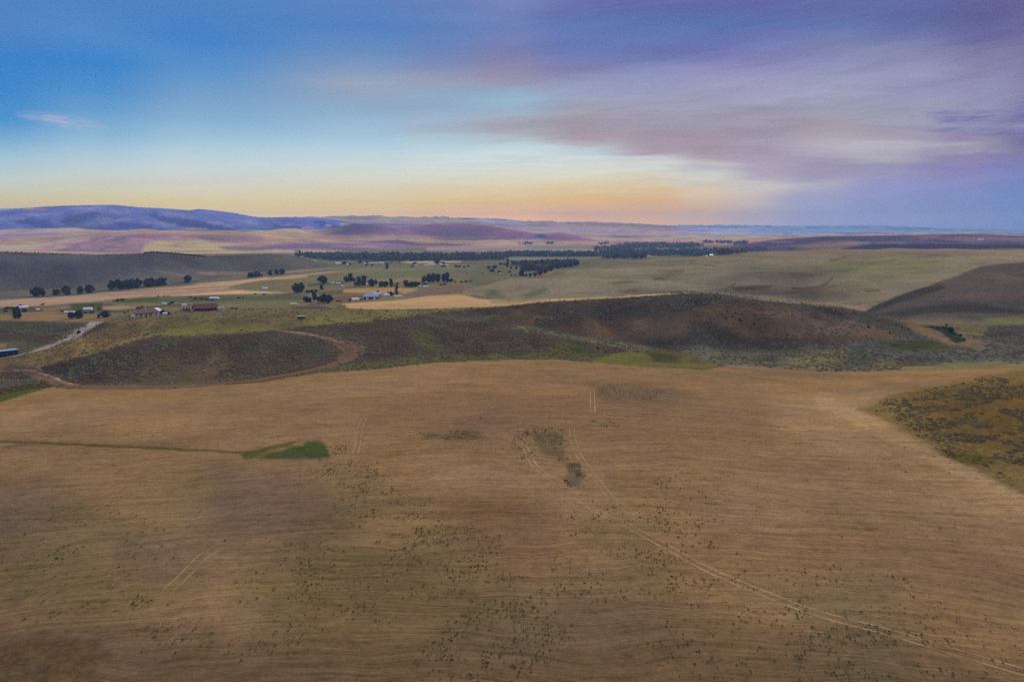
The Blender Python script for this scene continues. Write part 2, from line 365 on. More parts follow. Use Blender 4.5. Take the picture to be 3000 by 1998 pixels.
def col_of(th):
    return np.interp(th, TH, np.arange(NTH))
def hgt(x, y):
    th = math.atan2(x, y); r = math.hypot(x, y)
    fc = float(col_of(th)); c = min(int(fc), NTH - 2); fc -= c
    fr = float(np.interp(r, R, np.arange(NR))); k = min(int(fr), NR - 2); fr -= k
    return float((H[c, k] * (1 - fc) + H[c + 1, k] * fc) * (1 - fr) + (H[c, k + 1] * (1 - fc) + H[c + 1, k + 1] * fc) * fr)
def hgt_v(x, y):
    th = np.arctan2(x, y); r = np.hypot(x, y)
    fc = np.interp(th, TH, np.arange(NTH)); c = np.minimum(fc.astype(int), NTH - 2); fc = fc - c
    fr = np.interp(r, R, np.arange(NR)); k = np.minimum(fr.astype(int), NR - 2); fr = fr - k
    return (H[c, k] * (1 - fc) + H[c + 1, k] * fc) * (1 - fr) + (H[c, k + 1] * (1 - fc) + H[c + 1, k + 1] * fc) * fr
def ground(u, v, rmin=0.0, rmax=20000):
    """the ground point seen at pixel (u, v); None if the ray meets nothing in the range"""
    a, b, c = pdir(u, v)
    th = math.atan2(a, b); sl = c / math.hypot(a, b)
    fc = float(col_of(th)); cc = min(int(fc), NTH - 2); fc -= cc
    z = H[cc] * (1 - fc) + H[cc + 1] * fc
    d = z - (CAMZ + sl * R)
    ok = np.where((d >= 0) & (R >= rmin) & (R <= rmax))[0]
    if len(ok) == 0:
        return None
    k = ok[0]
    r = R[k]
    if k > 0 and d[k - 1] < 0:
        r = R[k - 1] + (R[k] - R[k - 1]) * (-d[k - 1]) / (d[k] - d[k - 1])
    x, y = r * math.sin(th), r * math.cos(th)
    return Vector((x, y, hgt(x, y)))
def krad(name, th):
    return float(np.interp(th, TH, KR[IDX[name]]))

# photo coordinates of every ground vertex (used only to lay out land cover in the world)
zf = PY * math.cos(PITCH) - (H - CAMZ) * math.sin(PITCH)
zf = np.where(zf < 1, 1, zf)
PU = 1500 + 2000 * PX / zf
PV = 999 - 2000 * (PY * math.sin(PITCH) + (H - CAMZ) * math.cos(PITCH)) / zf

# ------------------------------------------------------------------ land cover and painted hill relief
GAIN = np.array([0.645, 0.61, 0.79])      # light on level ground divided into the seen colour
EXT = HAZE_D
def albedo(rgb, r):
    rgb = np.asarray(rgb, float)
    if rgb[2] < rgb[1] and (rgb[0] - rgb[1]) < 17:        # olive and green cover, slightly greyer
        m = rgb.mean(); rgb = rgb * 0.80 + m * 0.20; rgb = rgb * np.array([1.0, 0.965, 1.03])
    c = lin(rgb)
    if np.ndim(r) == 0:
        r = np.array([float(r)])
    T = np.exp(-EXT * np.asarray(r, float))[..., None]
    a = (c[None] - AIR * (1 - T)) / T / GAIN
    a = np.maximum(a, 0.012)
    return a * np.minimum(1.0, 0.80 / a.max(-1, keepdims=True))

LAND = np.zeros((NTH, NR, 3))
DET = np.zeros((NTH, NR, 4))            # streak, sage grain, fleck, -
def seg_fill(k0, k1, rgb, det=(0, 0, 1)):
    m = (SEG >= k0) & (SEG < k1)
    LAND[m] = albedo(rgb, RR[m]); DET[m, :3] = det
seg_fill(0, 6, (132, 106, 82), (1, 0, .6))
seg_fill(6, 8, (98, 92, 62), (0, .5, .8))
seg_fill(8, 9, (104, 98, 62), (0, .1, .8))
seg_fill(9, 10, (104, 98, 66), (0, .1, .8))
seg_fill(10, 13, (112, 108, 82), (0, .1, .9))
seg_fill(13, 15, (100, 106, 90), (0, .1, .9))
seg_fill(15, 17, (110, 114, 108), (0, 0, .9))
seg_fill(17, 19, (150, 128, 134), (0, .2, .8))
seg_fill(19, 20, (196, 166, 150), (0, 0, .5))
seg_fill(20, 21, (180, 152, 158), (0, .2, .5))
seg_fill(21, 22, (104, 116, 168), (0, .4, .8))
seg_fill(22, 24, (196, 166, 172), (0, .2, .4))
seg_fill(24, 28, (120, 150, 196), (0, .2, .2))

wn1 = fbm(PX, PY, 9.0, 4, 0.6, 1.1); wn2 = fbm(PX, PY, 9.0, 4, 0.6, 5.7)
wk1 = fbm(PX, PY, 60.0, 4, 0.6, 2.1); wk2 = fbm(PX, PY, 60.0, 4, 0.6, 7.7)
def patch(poly, rgb, feather=3.0, r0=0, r1=20000, warp=3.0, det=None, alpha=1.0):
    """land cover and painted fold tones, whose outline is given by photo points, laid on the ground between two ranges"""
    P = np.array(poly, float)
    mu0, mv0 = P.min(0) - feather * 2 - warp; mu1, mv1 = P.max(0) + feather * 2 + warp
    if np.isscalar(r0): r0 = np.full(NTH, float(r0))
    if np.isscalar(r1): r1 = np.full(NTH, float(r1))
    box = (PU > mu0) & (PU < mu1) & (PV > mv0) & (PV < mv1) & (RR >= r0[:, None]) & (RR <= r1[:, None]) & (np.abs(TT) < 1.2)
    ii = np.nonzero(box)
    if len(ii[0]) == 0: return
    u = PU[ii]; v = PV[ii]; rr = RR[ii]
    nr = rr < 700
    u = u + warp * 2.0 * np.where(nr, wn1[ii], wk1[ii]); v = v + warp * 0.8 * np.where(nr, wn2[ii], wk2[ii])
    ins = np.zeros(len(u), bool); dmin = np.full(len(u), 1e9)
    n = len(P)
    for k in range(n):
        x0, y0 = P[k]; x1, y1 = P[(k + 1) % n]
        if y0 != y1:
            cr = ((y0 > v) != (y1 > v)) & (u < (x1 - x0) * (v - y0) / (y1 - y0) + x0)
            ins ^= cr
        L2 = (x1 - x0) ** 2 + (y1 - y0) ** 2 + 1e-9
        t = np.clip(((u - x0) * (x1 - x0) + (v - y0) * (y1 - y0)) / L2, 0, 1)
        dmin = np.minimum(dmin, np.hypot(u - x0 - t * (x1 - x0), v - y0 - t * (y1 - y0)))
    sd_ = np.where(ins, dmin, -dmin)
    m = np.clip(sd_ / feather * 0.5 + 0.5, 0, 1); m = m * m * (3 - 2 * m) * alpha
    a = albedo(rgb, rr)
    LAND[ii] = LAND[ii] * (1 - m[:, None]) + a * m[:, None]
    if det is not None:
        DET[ii[0], ii[1], :3] = DET[ii[0], ii[1], :3] * (1 - m[:, None]) + np.array(det) * m[:, None]
def oval(u, v, ru, rv, n=18, rot=0.0):
    c, s = math.cos(rot), math.sin(rot)
    return [(u + ru * math.cos(t) * c - rv * math.sin(t) * s, v + ru * math.cos(t) * s + rv * math.sin(t) * c) for t in [2 * math.pi * k / n for k in range(n)]]
def band(pts, w):
    """thin closed outline round a polyline, w = half height in photo rows"""
    return [(p[0], p[1] - w) for p in pts] + [(p[0], p[1] + w) for p in reversed(pts)]
K = lambda n: KR[IDX[n]]
E1 = K('edge') + 0.0
GR = (0, 0, 1)
SG = (0, 1, .5)
# --- the stubble field
patch([(-200,1560),(0,1420),(160,1430),(260,1500),(120,1640),(-200,1760)], (98,83,68), 110, 0, E1, 20, alpha=.8)
patch([(80,1620),(240,1500),(520,1380),(700,1380),(640,1480),(380,1600),(160,1700)], (122,102,74), 90, 0, E1, 20, alpha=.7)
patch([(-100,1640),(160,1600),(420,1640),(620,1720),(380,1800),(-100,1800)], (110,92,66), 90, 0, E1, 20, alpha=.8)
patch([(640,1380),(900,1400),(1050,1500),(1000,1640),(640,1600),(560,1480)], (100,84,70), 70, 0, E1, 20, alpha=.7)
patch([(300,1560),(620,1540),(900,1640),(600,1700),(320,1680)], (106,88,74), 60, 0, E1, 20, alpha=.7)
patch([(900,1500),(1250,1620),(1500,1700),(1600,1850),(1300,2000),(900,2000),(700,1800)], (104,86,62), 120, 0, E1, 25, alpha=.8)
patch([(1250,1480),(1500,1420),(1620,1500),(1640,1660),(1480,1720),(1320,1620)], (112,88,74), 70, 0, E1, 20, alpha=.75)
patch([(1650,1700),(2100,1740),(2600,1900),(2700,2100),(1600,2100),(1500,1850)], (106,88,70), 120, 0, E1, 25, alpha=.8)
patch([(-100,1850),(600,1880),(1000,1960),(1000,2100),(-100,2100)], (98,82,66), 80, 0, E1, 20, alpha=.8)
patch([(2000,1480),(2400,1520),(3100,1650),(3100,1800),(2500,1680),(2100,1600)], (126,100,80), 80, 0, E1, 20, alpha=.8)
patch([(1900,1560),(2200,1700),(2600,1800),(3100,1950),(3100,2010),(2500,1900),(2000,1740)], (128,104,76), 50, 0, E1, 12, alpha=.6)
patch([(2250,1160),(2500,1130),(2600,1180),(2560,1260),(2800,1350),(3100,1500),(3100,1560),(2600,1400),(2300,1300)], (150,122,94), 60, 0, E1, 14, alpha=.8)
patch([(2400,1150),(2520,1198),(2640,1270),(2800,1350),(3050,1470),(3050,1500),(2760,1370),(2560,1270),(2380,1190)], (160,133,104), 14, 0, E1, 5, alpha=.8)
patch([(-50,1200),(500,1150),(1100,1095),(1480,1066),(1500,1110),(900,1180),(300,1260),(-50,1290)], (142,114,88), 26, 0, E1, 14, alpha=.7)
patch([(900,1190),(1500,1120),(1900,1160),(1950,1240),(1500,1260),(1000,1270)], (126,98,80), 60, 0, E1, 14, alpha=.6)
patch([(1720,1120),(1950,1130),(2050,1160),(1900,1180),(1760,1170)], (104,90,70), 18, 0, E1, 10, alpha=.7)
patch([(1600,1090),(1700,1096),(1720,1110),(1620,1106)], (110,98,68), 8, 0, E1, 8, alpha=.7)
patch([(1540,1272),(1640,1266),(1665,1300),(1655,1345),(1600,1340),(1570,1300)], (96,88,62), 10, 0, E1, 10, alpha=.7)
patch([(1652,1356),(1700,1360),(1712,1400),(1690,1432),(1668,1420)], (92,84,62), 8, 0, E1, 8, alpha=.75)
patch([(1238,1268),(1400,1264),(1410,1282),(1250,1290)], (104,92,60), 6, 0, E1, 8, alpha=.7)
patch([(900,1240),(1040,1200),(1060,1240),(1000,1300),(960,1300)], (136,110,84), 16, 0, E1, 8, alpha=.6)
patch([(0,1882),(140,1872),(280,1880),(330,1920),(270,2010),(-300,2010),(-300,1900)], (78,60,36), 22, 0, E1, 8, det=GR)
patch([(-300,1800),(800,1860),(1600,1880),(2400,1900),(3300,1980),(3300,2400),(-300,2400)], (98,80,62), 140, 0, E1, 20, alpha=.75)
# ditch and the green hollow
patch(band([(-20,1293),(120,1297),(300,1306),(520,1316),(700,1326),(780,1322)], 3.5), (84,82,46), 3, 0, E1, 2.5, det=GR)
patch([(700,1330),(753,1318),(800,1305),(860,1292),(890,1290),(862,1304),(800,1318),(760,1335),(720,1350)], (86,86,44), 3, 0, E1, 2, det=GR)
patch([(748,1342),(790,1326),(850,1308),(880,1303),(898,1289),(935,1289),(955,1303),(966,1328),(968,1342),(940,1346),(800,1347)], (72,82,44), 6, 0, E1, 5, det=(.2,.2,1))
patch([(856,1300),(870,1293),(888,1292),(890,1304),(866,1308)], (120,98,66), 3, 0, E1, 1.5)
patch([(760,1328),(800,1313),(808,1316),(770,1332)], (110,92,58), 2, 0, E1, 1.5)
# sage knoll at the right
patch([(2523,1198),(2600,1165),(2700,1140),(2850,1110),(3000,1080),(3500,1000),(3500,1700),(3100,1500),(2960,1430),(2830,1360),(2720,1300),(2620,1240)], (113,95,64), 10, 0, E1, 9, det=(0, .4, 1))
patch([(2680,1170),(2850,1140),(3100,1120),(3100,1330),(2950,1340),(2760,1280)], (96,78,50), 60, 0, E1, 14, det=(0, .6, 1), alpha=.8)
patch([(2760,1330),(2860,1325),(2920,1350),(2840,1365)], (92,84,36), 10, 0, E1, 6)
patch([(2523,1198),(2640,1172),(2700,1200),(2700,1270),(2620,1240)], (120,103,64), 14, 0, E1, 6, alpha=.7)
# --- gully, sage slopes and bench behind the field
RB = K('back')
E0 = K('edge')
patch([(-50,1090),(60,1088),(130,1110),(150,1136),(0,1180),(-200,1200)], (62,62,40), 5, E0, RB, 3, det=SG)
patch([(-60,1160),(60,1146),(140,1133),(148,1140),(40,1180),(-60,1200)], (72,84,36), 5, E0, RB, 3, det=GR)
patch([(-60,1100),(60,1096),(70,1120),(-60,1160)], (80,68,42), 8, E0, RB, 3, alpha=.7)
patch([(122,1074),(150,1060),(212,1051),(332,1018),(408,993),(472,984),(600,983),(760,970),(830,962),(944,953),(1046,947),(1142,934),(1222,923),(1300,915),(1400,906),(1500,895),(1600,886),(1755,878),(1900,866),(2000,858),(2110,862),(2200,877),(2330,890),(2450,903),(2560,922),(2700,960),(2720,1010),(2500,1030),(2250,1030),(2000,1046),(1700,1050),(1300,1055),(1000,1072),(800,1100),(600,1118),(400,1124),(215,1124),(160,1105),(130,1090)], (78,68,60), 4, E0, RB, 4, det=SG)
patch([(122,1074),(150,1060),(212,1051),(332,1022),(480,990),(520,1030),(420,1090),(300,1118),(190,1112),(140,1092)], (72,66,60), 10, E0, RB, 4, det=SG)
patch([(480,1040),(640,1020),(700,1080),(600,1112),(420,1115),(400,1090)], (96,82,60), 20, E0, RB, 6, det=(0,.4,.9), alpha=.8)
patch([(680,990),(900,985),(1000,1000),(1010,1040),(900,1060),(740,1060)], (74,72,62), 14, E0, RB, 5, det=SG)
patch([(760,1070),(900,1050),(980,1062),(800,1095),(640,1112)], (88,80,56), 10, E0, RB, 4, alpha=.7)
patch([(1180,960),(1260,965),(1300,1010),(1290,1035),(1230,1020)], (88,92,48), 10, E0, RB, 4)
patch([(1010,1066),(1200,1044),(1420,1036),(1640,1034),(1720,1030),(1740,1060),(1500,1060),(1200,1070),(980,1098),(860,1108),(760,1118)], (88,88,50), 6, E0, RB, 3, det=(0,.3,1))
patch([(1600,1005),(1660,1000),(1780,1024),(1760,1042),(1620,1040)], (86,92,44), 7, E0, RB, 4)
patch([(1500,950),(1560,955),(1660,978),(1820,1000),(1950,1022),(2060,1040),(2000,1044),(1880,1030),(1760,1010),(1600,980),(1500,962)], (96,96,72), 4, E0, RB, 3, det=(0,.5,1))
patch([(1760,1044),(1850,1026),(1960,1025),(2060,1045),(2130,1066),(2080,1088),(1900,1086),(1700,1066)], (96,92,52), 4, E0, RB, 3, det=GR)
patch([(1740,1050),(1820,1040),(1900,1046),(1880,1074),(1760,1066)], (92,98,46), 10, E0, RB, 4, alpha=.8)
patch([(1960,1015),(2100,1010),(2300,1006),(2500,1010),(2700,1025),(3100,1015),(3100,1076),(2700,1084),(2400,1090),(2130,1078)], (98,98,76), 8, E0, RB, 5, det=(0,.38,1))
patch([(2330,1040),(2460,1030),(2500,1070),(2420,1088),(2300,1080)], (112,107,68), 14, E0, RB, 6)
patch([(2520,1060),(2640,1058),(2760,1072),(2620,1084)], (110,100,62), 8, E0, RB, 5)
patch([(2640,1068),(2800,1056),(3100,1062),(3100,1110),(2850,1100),(2650,1092)], (112,108,70), 7, E0, RB, 4, det=GR)
patch([(2480,1000),(2700,980),(2860,985),(3100,1000),(3100,1060),(2700,1055),(2500,1040)], (88,90,80), 10, E0, RB, 5, det=(0,.5,.8))
patch([(2560,1002),(2700,998),(2800,1005),(2870,1012),(2780,1024),(2640,1026)], (66,74,40), 6, E0, RB, 4, det=GR)
# dark hill: warm brown flanks with sage patches
patch([(1640,960),(1700,930),(1850,900),(2050,890),(2300,900),(2500,940),(2660,985),(2480,1000),(2200,990),(1960,990),(1760,985)], (94,77,67), 16, E0, RB, 6, det=(0,.28,.8))
patch([(1500,905),(1580,895),(1620,925),(1560,950),(1500,945)], (98,80,66), 12, E0, RB, 5, det=(0,.25,.8))
patch([(1830,950),(1960,940),(2060,960),(2040,985),(1900,990)], (106,90,70), 14, E0, RB, 5, det=(0,.2,.9), alpha=.9)
patch([(2360,930),(2500,945),(2600,970),(2500,985),(2380,965)], (104,88,74), 14, E0, RB, 5, det=(0,.2,.9), alpha=.9)
patch([(2240,900),(2330,905),(2400,920),(2330,930),(2240,925)], (112,96,82), 9, E0, RB, 5, alpha=.7)
patch([(2030,940),(2120,960),(2200,1000),(2350,1005),(2340,1030),(2100,1020),(2010,980)], (68,70,62), 12, E0, RB, 5, det=SG)
patch([(1690,905),(1800,890),(1980,866),(2080,880),(2000,920),(1880,930),(1740,925)], (72,70,64), 14, E0, RB, 5, det=SG)
patch([(2020,872),(2080,880),(2060,900),(2000,895)], (62,60,58), 8, E0, RB, 4, det=SG)
patch(band([(1740,924),(1800,905),(1860,888),(1905,874)], 1.8), (108,98,86), 2, E0, RB, 1)
patch(band([(2400,922),(2440,932),(2500,945),(2560,958)], 2.2), (120,102,86), 2.5, E0, RB, 2, alpha=.7)
patch([(1500,900),(1580,905),(1660,925),(1700,950),(1640,940),(1560,922)], (68,68,62), 8, E0, RB, 4, alpha=.7)
patch(band([(100,1096),(153,1114),(199,1129),(281,1133),(383,1134),(485,1132),(600,1127),(728,1117),(823,1102),(919,1083),(983,1066),(1030,1046)], 5.5), (84,65,54), 3, E0, RB, 2, det=(0,0,.7))
patch([(960,1000),(1010,1004),(1046,1020),(1052,1040),(1036,1056),(1000,1066),(985,1050),(1000,1030),(985,1012)], (108,86,68), 5, E0, RB, 2, det=(0,0,.5))
patch([(60,1078),(118,1070),(126,1092),(170,1114),(200,1124),(150,1120),(100,1096)], (134,110,88), 4, E0, RB, 3)
# bench: olive grass
patch([(480,985),(600,984),(760,972),(840,960),(830,950),(700,945),(600,950),(520,950),(480,965)], (104,102,56), 8, E0, RB, 4, det=GR, alpha=.9)
patch([(650,960),(800,955),(900,940),(760,930),(640,940)], (106,92,62), 14, E0, RB, 5, alpha=.8)
patch([(880,935),(1100,912),(1350,906),(1420,900),(1250,920),(1100,940),(930,955)], (114,112,60), 8, E0, RB, 4, alpha=.9)
patch([(1260,925),(1340,915),(1440,920),(1480,935),(1380,945),(1290,945)], (104,98,68), 8, E0, RB, 4, alpha=.8)
# slope falling to the creek road at the left
SL0, SL1 = E0, K('back') + 60
patch([(-60,1060),(60,1050),(150,1020),(250,975),(330,940),(420,932),(480,940),(480,975),(400,995),(330,1019),(212,1050),(125,1072),(100,1090),(-60,1085)], (120,100,74), 6, SL0, SL1, 4, det=(0,.2,1))
patch([(120,1068),(200,1050),(330,1010),(420,975),(400,990),(330,1018),(212,1052),(140,1064)], (130,107,72), 5, SL0, SL1, 3)
patch([(240,1010),(330,990),(350,985),(300,1012),(230,1030)], (138,112,78), 5, SL0, SL1, 3, alpha=.7)
patch([(250,985),(330,965),(420,940),(430,946),(330,978),(250,1000)], (112,92,66), 6, SL0, SL1, 3, alpha=.7)
patch([(420,950),(480,945),(480,975),(430,985),(400,975)], (92,94,56), 8, SL0, SL1, 3, alpha=.8)
patch([(300,940),(320,946),(280,975),(240,985),(265,960)], (78,70,56), 5, SL0, SL1, 3, det=SG)
patch([(-80,940),(60,938),(200,944),(260,945),(235,965),(170,995),(120,1010),(60,1028),(-80,1035)], (74,74,62), 6, SL0, SL1, 4, det=SG)
patch([(-80,998),(80,1000),(130,1005),(80,1026),(-80,1040)], (86,88,66), 8, SL0, SL1, 4, det=GR)
patch([(-60,1008),(20,1006),(16,1022),(-60,1026)], (118,98,78), 4, SL0, SL1, 2)
patch([(165,990),(200,972),(230,958),(222,966),(190,986)], (140,118,82), 4, SL0, SL1, 2)
patch([(-80,924),(180,928),(300,930),(300,940),(60,940),(-80,938)], (126,102,84), 4, K('ridge'), K('mid'), 3)
# --- valley floor fields
V0, V1 = K('ridge') + 5, K('wood0') - 10
patch([(-80,885),(60,876),(200,868),(330,856),(450,846),(560,836),(640,829),(700,826),(760,818),(860,806),(960,797),(1120,789),(1000,796),(900,806),(900,812),(840,818),(760,822),(720,828),(660,845),(740,852),(840,857),(640,862),(520,866),(400,872),(260,884),(120,896),(-80,904)], (158,130,116), 3, V0, V1, 2)
patch([(560,832),(700,822),(780,812),(800,816),(740,826),(600,836)], (164,136,118), 2, V0, V1, 1.5)
patch([(500,866),(700,852),(830,858),(700,861),(560,866)], (182,150,126), 2, V0, V1, 1.5)
patch(band([(330,855),(450,851),(560,846),(660,840),(700,836)], 0.9), (112,86,80), 1.2, V0, V1, .8, alpha=.8)
patch(band([(300,864),(450,859),(600,851),(720,846)], 0.8), (112,90,80), 1.2, V0, V1, .8, alpha=.8)
patch(band([(420,866),(560,860),(700,850)], 0.8), (110,92,78), 1.2, V0, V1, .8, alpha=.7)
patch([(600,795),(700,792),(820,800),(900,796),(980,785),(900,790),(760,795)], (150,124,112), 2, V0, V1, 1.5, alpha=.7)
patch([(420,874),(560,868),(680,865),(760,866),(900,862),(900,880),(700,885),(500,888),(360,884)], (86,94,72), 5, V0, V1, 3)
patch([(330,878),(470,872),(460,884),(330,888)], (74,90,58), 4, V0, V1, 2)
patch([(120,900),(260,888),(330,886),(330,892),(220,900),(140,905)], (90,88,76), 4, V0, V1, 2)
patch([(-40,905),(60,898),(180,900),(330,894),(420,905),(340,918),(200,920),(-40,920)], (84,84,68), 5, V0, V1, 3)
patch([(205,890),(300,886),(300,900),(215,906)], (66,84,52), 5, V0, V1, 2)
patch([(120,902),(200,896),(210,903),(130,912)], (122,104,88), 3, V0, V1, 2)
patch([(300,898),(360,895),(415,902),(350,908),(300,907)], (142,118,100), 2.5, V0, V1, 2)
patch([(60,915),(160,910),(220,915),(200,930),(60,930)], (124,102,84), 4, V0, V1, 3)
patch([(560,872),(640,866),(640,880),(560,884)], (70,74,70), 4, V0, V1, 2, alpha=.9)
patch(band([(400,903),(440,900),(500,895),(560,894)], 2.2), (70,68,62), 2.5, V0, V1, 1.5)
patch([(680,895),(900,884),(1000,890),(1000,905),(700,905)], (112,104,72), 8, V0, V1, 3)
patch([(848,899),(930,896),(975,902),(930,906),(870,905)], (80,74,76), 3, V0, V1, 2)
patch([(940,880),(1000,866),(1060,862),(1090,868),(1060,880),(1000,888)], (106,80,76), 4, V0, V1, 2, alpha=.9)
patch([(920,858),(1010,850),(1100,852),(1180,846),(1180,856),(1060,860),(940,864)], (88,90,78), 4, V0, V1, 2)
patch([(1010,847),(1120,842),(1220,845),(1226,850),(1190,862),(1110,862),(1030,862),(1000,860)], (150,124,94), 2.5, V0, V1, 1.5)
patch(band([(1000,859),(1060,860),(1120,862),(1180,860)], 1.6), (92,78,80), 1.8, V0, V1, 1)
patch([(1170,866),(1220,852),(1280,838),(1350,834),(1420,845),(1440,856),(1300,866),(1210,872)], (112,98,84), 4, V0, V1, 2)
patch([(1000,890),(1100,884),(1180,878),(1260,867),(1340,863),(1420,870),(1500,874),(1660,868),(1900,861),(2020,858),(1900,868),(1700,878),(1560,888),(1480,897),(1300,904),(1180,905),(1060,906),(1010,902)], (172,140,108), 2.5, V0 - 60, V1, 1.5, det=(0,0,.6))
patch([(1100,895),(1350,880),(1430,885),(1430,896),(1250,903),(1100,905)], (164,132,104), 4, V0 - 60, V1, 2, alpha=.7)
patch([(1430,880),(1560,874),(1600,880),(1500,890),(1440,890)], (126,114,74), 5, V0 - 60, V1, 2, alpha=.8)
patch([(985,897),(1012,893),(1016,902),(990,906)], (92,98,62), 3, V0, V1, 1.5)
patch([(1050,800),(1150,803),(1300,806),(1180,812),(1060,812)], (98,112,84), 6, V0, V1, 3)
patch([(900,830),(1010,822),(1000,836),(900,840)], (84,92,78), 5, V0, V1, 3, alpha=.8)
patch([(1080,820),(1240,815),(1230,822),(1100,828)], (134,116,98), 4, V0, V1, 2, alpha=.8)
patch([(960,785),(1150,778),(1400,778),(1380,790),(1200,796),(1000,800)], (116,118,92), 8, V0, V1, 3, alpha=.8)
patch([(1170,767),(1350,764),(1350,769),(1200,772)], (162,148,116), 2, V0, V1, 1)
patch([(1475,757),(1600,755),(1760,752),(1740,758),(1600,760),(1480,762)], (122,128,108), 2, V0, V1, 1)
patch([(1400,790),(1480,788),(1500,800),(1450,812),(1380,815)], (104,102,84), 6, V0, V1, 3, alpha=.8)
patch([(1380,815),(1440,820),(1480,830),(1400,838),(1350,830)], (84,98,76), 6, V0, V1, 3, alpha=.8)
# spur of the olive hills and their patches
O0, O1 = K('ridge') + 20, K('crest') + 60
patch([(1360,850),(1440,830),(1520,812),(1571,807),(1622,790),(1674,783),(1750,769),(1902,760),(2083,750),(2200,739),(2404,730),(2575,730),(2620,720),(2780,722),(3100,727),(3100,780),(2878,778),(2813,804),(2728,835),(2643,862),(2575,893),(2523,917),(2400,905),(2200,885),(2000,860),(1800,870),(1500,880),(1400,875),(1350,862)], (122,116,92), 3, O0, O1, 2, det=(0,.1,1))
patch([(1750,775),(1950,765),(2100,800),(2050,840),(1850,850),(1700,830),(1650,800)], (124,120,94), 30, O0, O1, 8, alpha=.8)
patch([(2250,741),(2600,735),(3100,735),(3100,765),(2800,765),(2500,760),(2250,755)], (134,120,98), 14, O0, O1, 5, alpha=.8)
patch([(2450,760),(2650,745),(2760,770),(2700,800),(2560,830),(2400,800)], (112,114,80), 36.2, O0, O1, 8.0, alpha=.8)
patch([(2300,850),(2500,830),(2600,850),(2500,890),(2350,890)], (120,106,82), 29.8, O0, O1, 8.0, alpha=.8)
patch([(1525,868),(1560,850),(1600,842),(1610,850),(1580,862),(1550,872)], (82,98,74), 9.0, O0, O1, 5.0, alpha=.92)
patch([(1420,860),(1440,850),(1470,862),(1480,872),(1430,872)], (88,100,76), 9.0, O0, O1, 5.0, alpha=.92)
patch(band([(1383,865),(1410,871),(1440,874)], 1.6), (88,80,66), 4.2, O0, O1, 3.5, alpha=.92)
patch([(1570,810),(1620,798),(1660,793),(1650,802),(1610,812),(1580,816)], (112,92,82), 5.8, O0, O1, 4.0, alpha=.92)
patch([(2140,842),(2200,838),(2275,838),(2250,846),(2200,852),(2150,850)], (92,74,64), 5.8, O0, O1, 4.0, alpha=.92)
patch(band([(2320,845),(2350,848),(2400,842),(2420,832),(2436,816)], 3), (86,72,62), 5.0, O0, O1, 3.5, alpha=.92)
patch(band([(2200,862),(2300,860),(2400,850),(2450,838)], 1.2), (96,86,66), 3.4, O0, O1, 3.5, alpha=.92)
patch(band([(2430,765),(2460,760),(2480,754)], 1.4), (90,80,68), 3.4, O0, O1, 3.0, alpha=.92)
patch(band([(2540,772),(2600,765),(2625,760)], 1.2), (96,88,70), 3.4, O0, O1, 3.0, alpha=.92)
patch([(2530,846),(2575,846),(2580,856),(2540,856)], (88,92,62), 5.8, O0, O1, 4.0, alpha=.92)
patch([(1790,828),(1840,822),(1870,826),(1800,836)], (100,94,72), 5.8, O0, O1, 4.0, alpha=.8)
patch([(1820,852),(1870,848),(1870,858),(1825,860)], (104,88,72), 7.4, O0, O1, 4.0, alpha=.8)
patch([(1915,816),(1945,812),(1950,818),(1920,820)], (90,88,66), 5.8, O0, O1, 4.0, alpha=.8)
patch([(1930,793),(2000,792),(2000,800),(1960,802)], (108,96,76), 7.4, O0, O1, 4.0, alpha=.92)
patch(band([(2020,770),(2060,776),(2100,780)], 1.2), (90,92,62), 3.4, O0, O1, 3.0, alpha=.92)
patch(band([(2123,862),(2124,852),(2134,842),(2155,832)], 1.6), (80,78,62), 3.6, O0, O1, 3.0, alpha=.92)
patch([(2480,900),(2540,886),(2580,880),(2560,900),(2500,915)], (128,110,98), 10.6, O0, O1, 5.0, alpha=.92)
# dark sage slope at far right
patch([(2523,917),(2575,893),(2643,862),(2728,835),(2813,804),(2878,779),(3000,768),(3500,760),(3500,950),(3000,930),(2881,941),(2760,944),(2660,936),(2580,928)], (86,82,76), 4, O0 - 40, O1, 3, det=(0,.7,.8))
patch([(2523,917),(2600,882),(2700,842),(2760,834),(2770,845),(2720,862),(2640,885),(2560,915)], (66,64,66), 4, O0 - 40, O1, 3, det=SG)
patch([(2560,920),(2660,905),(2760,890),(2850,890),(2960,905),(3050,920),(2900,915),(2800,915),(2700,920),(2640,930)], (66,64,66), 7, O0 - 40, O1, 4, det=SG)
patch([(2780,860),(2900,850),(3100,860),(3100,880),(2900,880)], (96,84,80), 12, O0 - 40, O1, 4, alpha=.7)
patch([(2900,800),(3100,790),(3100,820),(2940,825)], (98,92,74), 12, O0 - 40, O1, 4, alpha=.7)
patch([(2660,936),(2760,930),(2880,942),(2960,930),(3100,926),(3100,950),(2900,956),(2700,960)], (106,98,76), 6, E0, O1, 4, det=GR)
patch([(2880,930),(3100,926),(3100,948),(2900,955)], (106,106,70), 6, E0, O1, 4, det=GR)
patch([(2640,950),(2720,950),(2800,965),(2900,1010),(2880,1025),(2780,1010),(2700,985)], (114,99,74), 8, E0, O1, 5, det=GR)
patch([(2700,955),(2760,955),(2790,965),(2810,985),(2830,1000),(2800,1005),(2770,985),(2750,970)], (54,64,34), 4, E0, O1, 3, det=GR)
patch([(2900,955),(3100,945),(3100,1000),(2960,1005),(2880,985)], (80,78,72), 8, E0, O1, 4, det=SG)
